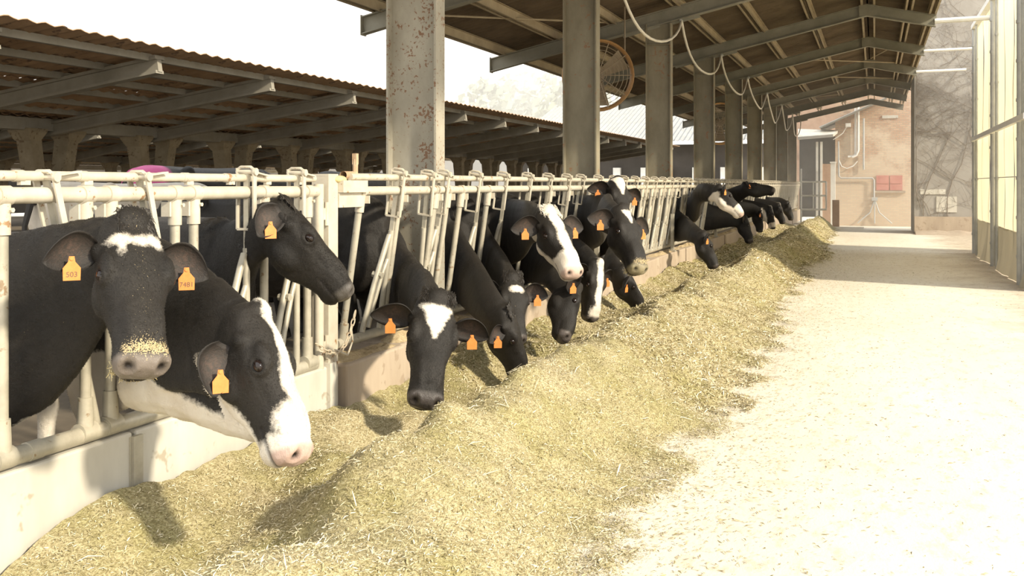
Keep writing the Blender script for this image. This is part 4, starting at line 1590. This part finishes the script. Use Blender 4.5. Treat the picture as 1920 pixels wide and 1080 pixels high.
_c = MB()
_c.tube([(XT, 0, 1.535), (XB, 0, .59)], .0225, 10)
PIPE2 = _c.mesh('upright_pipe', M['galv'], True)
_c = MB()
clamp_ring(_c, (XT, 0, 1.555), .037, .055, 'Y', 10)
_c.tube([(XT, 0, 1.53), (XT - .014, 0, 1.42)], .030, 10)
_c.box((XT + .02, .03, 1.50), (.05, .012, .05))
CL2 = _c.mesh('rail_clamp', M['pipe'], True)
_c = MB()
_c.tube([(XB, 0, .565), (XB + .02, 0, .70)], [.036, .029], 10)
BC2 = _c.mesh('base_clamp', M['galv'], True)


def put_pipe(y, detail=True):
    par = panel_at(y)
    o = link('upright_pipe', PIPE2, par)
    o.matrix_basis = Matrix.Translation((0, y, 0))
    if detail:
        for nm, me in (('rail_clamp', CL2), ('base_clamp', BC2)):
            c = bpy.data.objects.new(nm, me)
            C.objects.link(c)
            c.parent = o
    return o


for y in (5.80, 6.37, 6.98):
    put_pipe(y)
put_yoke(panel_at(6.3), 6.32, 0, LEAN, XB, .585)
put_yoke(panel_at(6.7), 6.93, math.radians(6), LEAN, XB, .585, YOKE_S, 0)
LK = [7.10 + .655 * k for k in range(60)]
NK = sorted([(a, b) for a, b in NECKS if a > 5.4])


HK = sorted([(a, b) for a, b in HIGH_NECKS if a > 5.4])


def clear(y, before, after, NK=NK):
    """nearest place along the fence where something that reaches before/after y misses every neck"""
    best = None
    for step in range(0, 60):
        for sg in ((1, -1) if step else (1,)):
            q = y + sg * step * .02
            if all(q + after < a or q - before > b for a, b in NK):
                return q
    return None


used = []
for k, y in enumerate(LK):
    if y > 46.3:
        break
    yl = clear(y, .03, .03, HK)
    o = link('latch', LATCH, panel_at(yl))
    o.matrix_basis = Matrix.Translation((XB, yl, .585)) @ Matrix.Rotation(LEAN, 4, 'Y')
    yk = clear(y, .27, .04)
    if yk is not None and abs(yk - y) < .16 and all(abs(yk - u) > .10 for u in used):
        put_yoke(panel_at(yk), yk, 0, LEAN, XB, .585, latch=False)
        used.append(yk)
    else:
        yk = clear(y, .04, .04)
        if yk is not None and all(abs(yk - u) > .05 for u in used):
            put_yoke(panel_at(yk), yk, 0, LEAN, XB, .585, YOKE_B, latch=False)
            used.append(yk)
    for d in (-.135, .11):
        yp = clear(y + d, .035, .035)
        if yp is not None and all(abs(yp - u) > .05 for u in used):
            put_pipe(yp, k < 30)
            used.append(yp)

# ---------------------------------------------------------------- kerb the leaning panels stand on
cw = empty('wall_kerb', (-3.2, 25, 0), 'pinkish cast concrete kerb in blocks under the leaning headlocks', 'wall', kind='structure')
edges = [5.53, 6.35] + [round(7.9 + 2.41 * k, 2) for k in range(17)]
for i, (a, b) in enumerate(zip(edges[:-1], edges[1:])):
    out = -3.055 if i % 2 == 0 else -3.085
    m = MB(); m.box(((out - 3.42) / 2, (a + b) / 2, .245), (out + 3.42, b - a - .015, .49)); o = m.build('kerb_block', M['curb'], cw)
    bv = o.modifiers.new('bevel', 'BEVEL'); bv.width = .018; bv.segments = 2
    # feed crumbs lying on the ledge
    mm = MB()
    nyy = int((b - a) / (.035 if a < 12 else .10))
    vs_, fs_ = [], []
    for q in range(nyy + 1):
        y = a + .02 + (b - a - .04) * q / nyy
        for w in range(9):
            x = out - .015 - .24 * w / 8
            e = math.sin(PI * w / 8) * min(1, q / 3, (nyy - q) / 3)
            h_ = max(0, .5 + 1.2 * noise.noise(V((x * 4, y * 2.2, 3)))) * .045 + .014 * noise.noise(V((x * 40, y * 40, 1))) + .010 * noise.noise(V((x * 90, y * 90, 5)))
            vs_.append((x, y, .484 + max(0, e * (h_ + .008))))
    for q in range(nyy):
        for w in range(8):
            k_ = q * 9 + w
            fs_.append((k_, k_ + 1, k_ + 10, k_ + 9))
    mm.add(vs_, fs_)
    tag(mm.build('ledge_crumbs', M['ledge'], cw), kind='stuff')
# posts that stand on the front of the kerb beside some columns
for i, Y in enumerate(COL_Y[2:]):
    m = MB(); m.box((-3.13, Y - .36, .80), (.05, .07, .62)); m.box((-3.13, Y - .36, .505), (.10, .14, .02)); m.build('panel_stay', M['galv'], panel_at(Y - .36))
# ---------------------------------------------------------------- rope-like hose swagged from beam to beam
m = MB()
pts = []
att = [V((-3.05, Y, roof_z(-3.05) - .02)) for Y in COL_Y]
for i in range(1, len(att) - 1):
    a, b = att[i], att[i + 1]
    n = 14
    for q in range(n + (1 if i == len(att) - 2 else 0)):
        t = q / n
        p = a.lerp(b, t)
        sag = .62 if i < 6 else .75
        p.z -= sag * max(0, 4 * t * (1 - t)) ** .85
        p.x += .03 * math.sin(7 * t + i)
        pts.append(p)
m.tube(pts, .021, 8)
hs = empty('hose', tuple(att[1]), 'pale hose hanging in swags from roof beam to roof beam above the columns', 'hose')
m.build('hose_line', M['hose'], hs, True)
for i in range(1, len(att)):
    mm = MB(); mm.tube([att[i] + V((0, 0, .05)), att[i] + V((0, 0, -.03))], .012, 6); mm.tube([att[i] + V((0, -.03, -.005)), att[i] + V((0, .03, -.005))], .028, 8); mm.build('hanger', M['grey_pipe'], hs, True)


# ---------------------------------------------------------------- cooling fans
def fan(c, R, label, rot):
    c = V(c)
    r = empty('cooling_fan', tuple(c), label, 'fan', 'cooling fans under the canopy')
    ax = V((math.sin(rot) , -math.cos(rot), -.12)).normalized()
    u = V((0, 0, 1)) - ax * ax.z
    u.normalize()
    s = ax.cross(u)
    ringp = lambda rad, d, n=36: [c + ax * d + (s * math.cos(2 * PI * k / n) + u * math.sin(2 * PI * k / n)) * rad for k in range(n)]
    # shroud: a short lofted hoop with rolled lip
    m = MB()
    prof = [(R * .98, -.16), (R * .985, .10), (R * 1.06, .15), (R * 1.075, .11), (R * 1.03, .06), (R * 1.03, -.16)]
    rs = [ringp(a, b) for a, b in prof]
    rs.append(rs[0])
    m.loft(rs, False)
    m.build('shroud', M['fan_ring'], r, True)
    m = MB()
    for q in range(1, 8):
        pp = ringp(R * q / 8, .13, 32)
        m.tube(pp + [pp[0]], .006, 4, False)
    for k in range(10):
        a = 2 * PI * k / 10
        d = s * math.cos(a) + u * math.sin(a)
        m.tube([c + ax * .13 + d * .05, c + ax * .13 + d * R], .008, 4)
    m.build('wire_guard', M['fan_dark'], r)
    m = MB(); m.tube([c + ax * -.14, c + ax * .08], .12, 14); m.build('motor_hub', M['fan_dark'], r, True)
    for k in range(3):
        a = 2 * PI * k / 3 + .5
        d = s * math.cos(a) + u * math.sin(a)
        e = ax.cross(d)
        m = MB()
        rings = []
        for q in range(7):
            t = q / 6
            w = .10 + .09 * t
            tw = .75 - .45 * t
            e2 = e * math.cos(tw) + ax * math.sin(tw)
            p = c + d * (.08 + (R * .90 - .08) * t)
            nn = e2.cross(d)
            rings.append([p - e2 * w - nn * .004, p + e2 * w - nn * .004, p + e2 * w + nn * .004, p - e2 * w + nn * .004])
        m.loft(rings)
        m.build('blade', M['fan_dark'], r)
    m = MB()
    for sg in (-1, 1):
        top = c + s * sg * R * .8
        top.z = roof_z(top.x) + .46
        m.tube([c + s * sg * R * .8 + u * R * .55, top], .014, 6)
    m.build('hanger', M['fan_dark'], r)


fan((-4.39, 16.55, 3.43), .565, 'big orange-rimmed cooling fan hanging behind the second steel column', .30)
fan((-4.42, 31.0, 3.43), .60, 'orange-rimmed cooling fan hanging far back between the distant columns', .30)

# ---------------------------------------------------------------- greenhouse at the right side of the alley
GX = 2.2
GY = [16.8, 17.8, 21.7, 25.6]
gh = empty('greenhouse', (4.5, 19.7, 0), 'cream film-covered greenhouse wall along the right side of the alley', 'greenhouse', kind='structure')
for Y in GY:
    m = MB()
    m.tube([(GX - .03, Y, 0), (GX - .03, Y, 5.25)], .055, 12)
    for z in np.arange(.45, 5.2, .62):
        clamp_ring(m, (GX - .03, Y, z), .066, .05, 'Z')
    m.build('post', M['post_galv'], gh, True)
for Y in (20.9, 17.3, 24.9):
    m = MB(); m.tube([(GX - .05, Y, 0), (GX - .05, Y, 5.2)], .026, 8)
    for z in np.arange(.8, 5.2, .9):
        clamp_ring(m, (GX - .05, Y, z), .034, .04, 'Z')
    m.build('downpipe', M['grey_pipe'], gh, True)


def wavy(y0, y1, z0, z1, amp, seed, mat, name, ny_=26, nz_=14, loose=0.0):
    m = MB()
    vs = []
    for s in (0, 1):
        for i in range(ny_ + 1):
            y = y0 + (y1 - y0) * i / ny_
            for j in range(nz_ + 1):
                z = z0 + (z1 - z0) * j / nz_
                e = abs(math.sin(PI * i / ny_)) ** .6 * (1.0 if loose else abs(math.sin(PI * j / nz_)) ** .6)
                x = GX + .02 - amp * e * (n2(y * 1.3, z * .8, 1.0, seed) + .3 * n2(y * 5, z, 1.0, seed)) + s * .006
                if loose:
                    x -= .10 * (1 - j / nz_) ** 2 * math.sin(PI * i / ny_) * (1 + n2(y, 0, 2, seed))
                vs.append(V((x, y, z)))
    fs = []
    w = nz_ + 1
    o = (ny_ + 1) * w
    for i in range(ny_):
        for j in range(nz_):
            a = i * w + j
            fs.append((a, a + 1, a + w + 1, a + w))
            fs.append((o + a, o + a + w, o + a + w + 1, o + a + 1))
    m.add(vs, fs)
    return m.build(name, mat, gh, True)


for k, (a, b) in enumerate(zip(GY[:-1], GY[1:])):
    wavy(a, b, .78, 2.6, .04, k * 3 + 1, M['film'], 'film_sheet')
    wavy(a, b, 2.6, 5.2, .04, k * 3 + 2, M['film'], 'film_sheet')
    wavy(a, b, 0.01, .80, .06, k * 3 + 3, M['skirt'], 'film_skirt', loose=1.0)
    m = MB(); m.box((GX - .01, (a + b) / 2, 1.72), (.012, b - a, .015)); m.build('film_seam', M['post_galv'], gh)
    for q in (.33, .66):
        m = MB(); m.tube([(GX + .06, a + (b - a) * q, .02), (GX + .06, a + (b - a) * q, 5.2)], .03, 8); m.build('inner_stud', M['post_galv'], gh, True)
m = MB(); m.bar((GX - .08, GY[0], 2.62), (GX - .08, GY[-1], 2.62), .07, .09); m.build('mid_rail', M['white_metal'], gh)
m = MB(); m.bar((GX - .04, GY[0], 5.22), (GX - .04, GY[-1] + .1, 5.22), .12, .10); m.build('gutter', M['white_metal'], gh)
# roof and far gable
m = MB()
m.add([(GX, GY[0], 5.26), (GX, GY[-1], 5.26), (6.2, GY[-1], 6.9), (6.2, GY[0], 6.9), (GX, GY[0], 5.255), (GX, GY[-1], 5.255), (6.2, GY[-1], 6.895), (6.2, GY[0], 6.895)], [(0, 1, 2, 3), (7, 6, 5, 4)])
# (the greenhouse roof lies out of sight above and behind the gutter)
for yy in (GY[0], GY[-1]):
    m = MB()
    m.add([(GX, yy, 0), (6.2, yy, 0), (6.2, yy, 6.9), (GX, yy, 5.25), (GX, yy + .01, 0), (6.2, yy + .01, 0), (6.2, yy + .01, 6.9), (GX, yy + .01, 5.25)], [(0, 1, 2, 3), (7, 6, 5, 4)])
    m.build('end_film', M['film'], gh)
# struts tying the canopy eave to the greenhouse posts
for k, (ya, yb) in enumerate(((21.76, 21.7), (26.58, 25.6), (31.4, 25.75))):
    pass
for k, Y in enumerate((21.76, 26.58, 31.40)):
    m = MB()
    z = roof_z(X_R) + .12
    xe_ = GX + (0 if k == 0 else .0)
    m.tube([(X_R - .02, Y, z), ((GX + .25) if k else GX + .75, Y + .05 if k else Y, z + .02)], .035 if k else .05, 8)
    m.build('tie_strut', M['white_metal'], roof, True)

# ---------------------------------------------------------------- grey creeper-covered building
bld = empty('wall_right', (4, 40, 0), 'tall grey plastered building overgrown with bare creeper at the alley end', 'building', kind='structure')
BX, BY = 1.20, 35.0
m = MB(); m.box(((BX + 16) / 2, BY + 1.6, 6.5), (16 - BX, 3.2, 13)); m.build('rendered_wall', M['plaster'], bld)
m = MB(); m.box(((BX + 16) / 2, BY - .04, .28), (16 - BX, .10, .56)); m.build('plinth', M['curb'], bld)
for (x, z, w, h) in ((1.75, 1.35, .75, .16), (2.15, .95, .60, .5)):
    m = MB(); m.box((x, BY - .01, z), (w, .03, h)); m.build('plaster_patch', M['plate'], bld)
# creeper: branching bare stems
rnd = random.Random(11)
m = MB()


def creep(p, d, ln, r, depth):
    pts = [p]
    n = 7
    for q in range(n):
        d = V((d.x + rnd.uniform(-.35, .35), 0, d.z + rnd.uniform(-.25, .28))).normalized()
        p = p + d * ln / n
        p.x = max(p.x, BX + .06)
        p.z = min(max(p.z, .1), 12)
        p.y = BY - .02 - rnd.random() * .03
        pts.append(p.copy())
        if depth > 0 and rnd.random() < .62:
            creep(p.copy(), V((rnd.uniform(-1, 1), 0, rnd.uniform(-.5, .8))).normalized(), ln * rnd.uniform(.4, .75), r * .6, depth - 1)
    m.tube(pts, [r * (1 - .75 * i / n) for i in range(n + 1)], 5)


for k in range(15):
    x = rnd.uniform(1.3, 8.5)
    creep(V((x, BY - .03, rnd.uniform(.2, 1.0))), V((rnd.uniform(-.4, .4), 0, 1)), rnd.uniform(3, 6), .016, 3)
for k in range(16):
    creep(V((rnd.uniform(1.3, 6), BY - .03, rnd.uniform(2, 8))), V((rnd.choice((-1, 1)), 0, .35)), rnd.uniform(1.5, 3), .010, 3)
o = m.build('creeper_stems', M['vine'])
tag(o, 'tangle of bare brown creeper stems clinging to the grey building', 'creeper', kind='stuff')
# loose rubble heap at the wall foot
m = MB()
rings = []
for k in range(60):
    x = BX + .02 + 5.0 * k / 59
    h_ = .10 + .10 * abs(noise.noise(V((x * 1.4, 0, 2)))) + .03 * noise.noise(V((x * 8, 0, 2)))
    w_ = .7 + .35 * noise.noise(V((x * .9, 3, 2)))
    rings.append([V((x, BY - .06, -.02)), V((x, BY - .06, h_)), V((x, BY - .06 - w_ * .4, h_ * .8 + .02 * noise.noise(V((x * 9, 1, 1))))), V((x, BY - .06 - w_ * .8, h_ * .3)), V((x, BY - .06 - w_ * 1.2, -.02))])
m.loft(rings)
o = m.build('soil_bank', M['curb'], None, True)
tag(o, 'low bank of soil and litter at the foot of the grey building', 'soil', kind='stuff')

# ---------------------------------------------------------------- brick building at the end
WY = 50.0
def pw(px, py, Y=WY):
    return at_y(px, py, Y)
bw = empty('wall_back', (0, WY, 0), 'weathered red brick wall with peeling plaster at the end of the alley', 'wall', kind='structure')
xl, xr = pw(1566, 345).x, 2.2
m = MB(); m.box(((xl + xr) / 2, WY + .5, 4.4), (xr - xl, 1.0, 9.6)); m.build('brick_face', M['brick_wall'], bw)
a, b = pw(1643, 330), pw(1692, 357)
for q, (c, d) in enumerate(((1643, 1667), (1668.5, 1692))):
    A_, B_ = pw(c, 329), pw(d, 357)
    m = MB(); m.box(((A_.x + B_.x) / 2, WY - .04, (A_.z + B_.z) / 2), (B_.x - A_.x, .06, A_.z - B_.z)); m.box(((A_.x + B_.x) / 2, WY - .08, (A_.z + B_.z) / 2), (B_.x - A_.x - .1, .02, .06)); sh_ = m.build('shutter_leaf', M['red_shutter'], bw)
m = MB(); m.box(((a.x + b.x) / 2, WY - .05, b.z - .06), (b.x - a.x + .25, .14, .09)); m.build('window_sill', M['curb'], bw)
A_, B_ = pw(1654, 216), pw(1684, 222)
m = MB(); m.box(((A_.x + B_.x) / 2, WY - .02, (A_.z + B_.z) / 2), (B_.x - A_.x, .06, .14)); m.build('stone_band', M['plate'], bw)


def pipe_run(name, label, pxs, r, mat, Y=WY - .12, grp='pipes on the brick wall'):
    m = MB(); m.tube([pw(x, y, Y) for x, y in pxs], r, 8)
    return tag(m.build(name, mat, None, True), label, 'pipe', grp)


pipe_run('wall_pipe', 'white pipe with an elbow, the left of two down the brick wall', [(1604, 195), (1604, 288), (1600, 293), (1590, 294)], .05, M['white_metal'])
pipe_run('wall_pipe', 'white pipe, the right of two close together down the brick wall', [(1609.5, 195), (1609.5, 282), (1606, 291), (1598, 295)], .05, M['white_metal'], WY - .22)
pipe_run('wall_pipe', 'thin grey vertical pipe right of the white pipes on the brick wall', [(1619.5, 222), (1619.5, 318)], .04, M['grey_pipe'])
pipe_run('wall_pipe', 'blue-grey bent pipe running low across the brick wall to the tap', [(1572, 265), (1573, 330), (1577, 334), (1636, 334), (1639, 338), (1639, 372)], .035, M['grey_pipe'])
pipe_run('wall_cable', 'white cable sagging across the brick wall below the pipes', [(1573, 300), (1578, 312), (1588, 316), (1600, 311), (1608, 302)], .022, M['white_metal'])
pipe_run('wall_cable', 'white cable running from the junction box to the canopy', [(1588, 237), (1580, 250), (1570, 257), (1562, 262)], .02, M['white_metal'])
A_ = pw(1590.5, 235)
m = MB(); m.box((A_.x, WY - .15, A_.z), (.24, .14, .18)); m.box((A_.x, WY - .225, A_.z), (.20, .02, .14))
tag(m.build('junction_box', M['white_metal']), 'small white junction box on the brick wall left of the white pipes', 'box')
m = MB()
A_ = pw(1640, 378)
for sg in (-1, 0, 1):
    m.tube([A_ + V((0, -.1, .1)), A_ + V((sg * .2, -.15, -.5)), A_ + V((sg * .75, -.2, -1.0))], .03, 6)
m.box(tuple(A_ + V((0, -.1, .12))), (.25, .12, .16))
tag(m.build('standpipe', M['grey_pipe'], None, True), 'green-grey standpipe with spreading hoses at the brick wall foot', 'standpipe')

# lean-to with a dark doorway, pier and white gate
lt = empty('lean_to', (-4.5, 44.5, 0), 'low lean-to canopy over a dark doorway left of the brick wall', 'shed', kind='structure')
LY = 49.2
A_, B_ = pw(1493, 262, LY), pw(1566, 420, LY)
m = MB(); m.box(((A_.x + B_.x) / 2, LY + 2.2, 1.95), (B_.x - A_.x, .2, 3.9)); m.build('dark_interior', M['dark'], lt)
E0, E1 = pw(1496, 262, 46.9), pw(1562, 256, 46.9)
m = MB()
m.add([(E0.x, 46.9, E0.z + .12), (E1.x, 46.9, E1.z + .1), (B_.x + .1, 50.4, E1.z + .45), (A_.x, 50.4, E1.z + .55), (E0.x, 46.9, E0.z), (E1.x, 46.9, E1.z - .02), (B_.x + .1, 50.4, E1.z + .33), (A_.x, 50.4, E1.z + .43)],
      [(0, 1, 2, 3), (7, 6, 5, 4), (0, 4, 5, 1), (1, 5, 6, 2), (2, 6, 7, 3), (3, 7, 4, 0)])
m.build('canopy_sheet', M['plate'], lt)
m = MB(); m.bar((E0.x, 46.88, E0.z + .05), (E1.x, 46.88, E1.z + .04), .05, .12); m.build('canopy_edge', M['white_metal'], lt)
for px_ in (1532, 1540):
    A_ = pw(px_, 345, 47.6)
    m = MB(); m.box((A_.x, 47.6, 1.6), (.10, .10, 3.8)); m.build('door_post', M['white_metal'], lt)
A_ = pw(1549, 345, 47.8)
m = MB(); m.box((A_.x, 47.8, 1.1), (.42, .4, 2.8)); m.build('pier', M['terracotta'], lt)
A_ = pw(1562, 345, 47.2)
m = MB(); m.box((A_.x, 47.2, 1.12), (.20, .22, 2.84)); m.box((A_.x, 47.2, 2.56), (.26, .28, .06)); o = m.build('white_pillar', M['white_metal'], lt)
# sloping metal roof of the building above the lean-to
R0, R1, R2, R3_ = pw(1493, 258, 50), pw(1566, 226, 50), pw(1566, 212, 56), pw(1493, 246, 56)
m = MB()
b_ = corr_sheet(4.6, 3.2, .2, .03)
P_ = pw(1495, 257, 49.0)
o = link('metal_roof', b_.mesh('metal_roof', M['sheet_top'], True), lt)
o.matrix_basis = Matrix.Translation((P_.x + 3.9, 49.0, P_.z + 1.75)) @ Matrix.Rotation(PI, 4, 'Z') @ Matrix.Rotation(.42, 4, 'Y') @ Matrix.Translation((0, -4.6, 0))
m = MB(); m.box((P_.x + 1.0, 54.5, 3.6), (5.6, .4, 7.2)); m.build('gable_wall', M['terracotta'], lt)
# white gate
A_, B_ = pw(1502, 341, 40.0), pw(1549, 393, 40.0)
gt = empty('tube_gate', (A_.x, 40, 0), 'white tubular gate at the end of the feed fence', 'gate')
for z in (A_.z, (A_.z + B_.z) / 2, B_.z):
    m = MB(); m.tube([(A_.x, 40, z), (B_.x, 40, z)], .035, 8); m.build('rail', M['white_metal'], gt, True)
for px_ in (1502, 1525, 1537, 1549):
    X_ = pw(px_, 345, 40).x
    m = MB(); m.tube([(X_, 40, .05 if px_ in (1502,) else B_.z - .02), (X_, 40, A_.z + (.5 if px_ == 1502 else .01))], .032 if px_ != 1525 else .022, 8); m.build('upright', M['white_metal'], gt, True)
m = MB(); m.box((B_.x + .35, 40.0, .5), (.25, .22, 1.0)); m.build('stop_post', M['terracotta'], gt)

# ---------------------------------------------------------------- far barns and trees beyond the sheds
fb = empty('far_barn', (-13, 64, 0), 'pale corrugated roof of a distant barn behind the shed roof', 'barn')
zr, ze_ = 7.1, 4.2
sl_ = math.atan((zr - ze_) / 9.0)
me = corr_sheet(2.1, 9.0 / math.cos(sl_), .30, .05, .02, 4).mesh('roof_sheet', M['sheet_top'])
for k in range(8):
    o = link('roof_sheet', me, fb)
    o.matrix_basis = Matrix.Translation((-21.5 + 2.05 * k, 69.0, zr)) @ Matrix.Rotation(-PI / 2, 4, 'Z') @ Matrix.Rotation(sl_, 4, 'Y')
m = MB(); m.box((-13.3, 61.6, 2.0), (16, .4, 4.0)); m.build('barn_front_shade', M['far_wall'], fb)  # flat dark sheet, its colour imitates the shade inside the open front
m = MB(); m.box((-13.3, 60.9, 1.2), (16, .1, .5)); m.build('white_band', M['white_metal'], fb)
rnd = random.Random(4)
for k in range(9):
    m = MB(); m.box((-20.5 + 1.75 * k + rnd.uniform(-.3, .3), 61.2, 1.3), (rnd.uniform(.25, .5), .3, 2.6)); m.build('barn_post', M['white_metal'], fb)


def tree(c, h, wid, label, seed):
    rnd = random.Random(seed)
    c = V(c)
    r = empty('tree', tuple(c), label, 'tree', 'distant trees in the haze')
    m = MB()
    m.tube([c, c + V((.2, 0, h * .35)), c + V((.1, .1, h * .7))], [h * .03, h * .02, h * .008], 7)
    for k in range(12):
        z = h * rnd.uniform(.3, .7)
        a = rnd.uniform(0, 2 * PI)
        m.tube([c + V((.1, 0, z)), c + V((math.cos(a) * wid * .5, math.sin(a) * wid * .5, z + h * .2))], [h * .008, h * .002], 5)
    m.build('trunk', M['bark'], r)
    m = MB()
    for k in range(420):
        a = rnd.uniform(0, 2 * PI)
        t = rnd.random()
        zz = h * (.32 + .68 * t)
        rad = wid * math.sqrt(max(0.02, 1 - (2 * t - .9) ** 2)) * rnd.random() ** .5
        p = c + V((math.cos(a) * rad, math.sin(a) * rad, zz))
        s = rnd.uniform(.35, .9)
        n_ = V((rnd.uniform(-1, 1), rnd.uniform(-1, 1), rnd.uniform(-1, 1))).normalized()
        u = n_.orthogonal().normalized() * s
        v = n_.cross(u)
        m.add([p - u, p + v * .6, p + u, p - v * .6], [(0, 1, 2, 3)])
    tag(m.build('crown', M['leaf_far'], r), kind='stuff')


k = 0
for (px_, top, Y_, wd) in ((905, 150, 112, 4.0), (950, 142, 126, 5.0), (985, 130, 139, 5.5), (1030, 138, 122, 5), (1068, 150, 110, 4.5), (1130, 170, 118, 5), (1180, 180, 128, 5)):
    p = at_y(px_, 345, Y_)
    h = at_y(px_, top, Y_).z
    tree((p.x, Y_, 0), h, wd, f'grey-green hazy tree on the skyline, {NTH[k + 1]} from the camera side', 20 + k)
    k += 1

# ---------------------------------------------------------------- thin haze over the far yard
hz, nt, N, L, P = new_mat('morning_haze')
N.remove(P)
vs_ = N.new('ShaderNodeVolumeScatter')
vs_.inputs['Color'].default_value = (1.0, 0.97, 0.92, 1)
vs_.inputs['Density'].default_value = 0.011
vs_.inputs['Anisotropy'].default_value = 0.2
out = [n for n in N if n.type == 'OUTPUT_MATERIAL'][0]
L.new(vs_.outputs[0], out.inputs['Volume'])
pts = [(-4.5, 31), (60, 31), (60, 140), (-110, 140), (-110, 63), (-4.5, 63)]
m = MB()
m.add([(x, y, z) for z in (-.3, 20) for x, y in pts], [tuple(range(5, -1, -1)), tuple(range(6, 12))] + [(k, (k + 1) % 6, (k + 1) % 6 + 6, k + 6) for k in range(6)])
o = m.build('haze', hz)
tag(o, 'thin bright haze hanging over the far end of the yard', 'haze', kind='stuff')
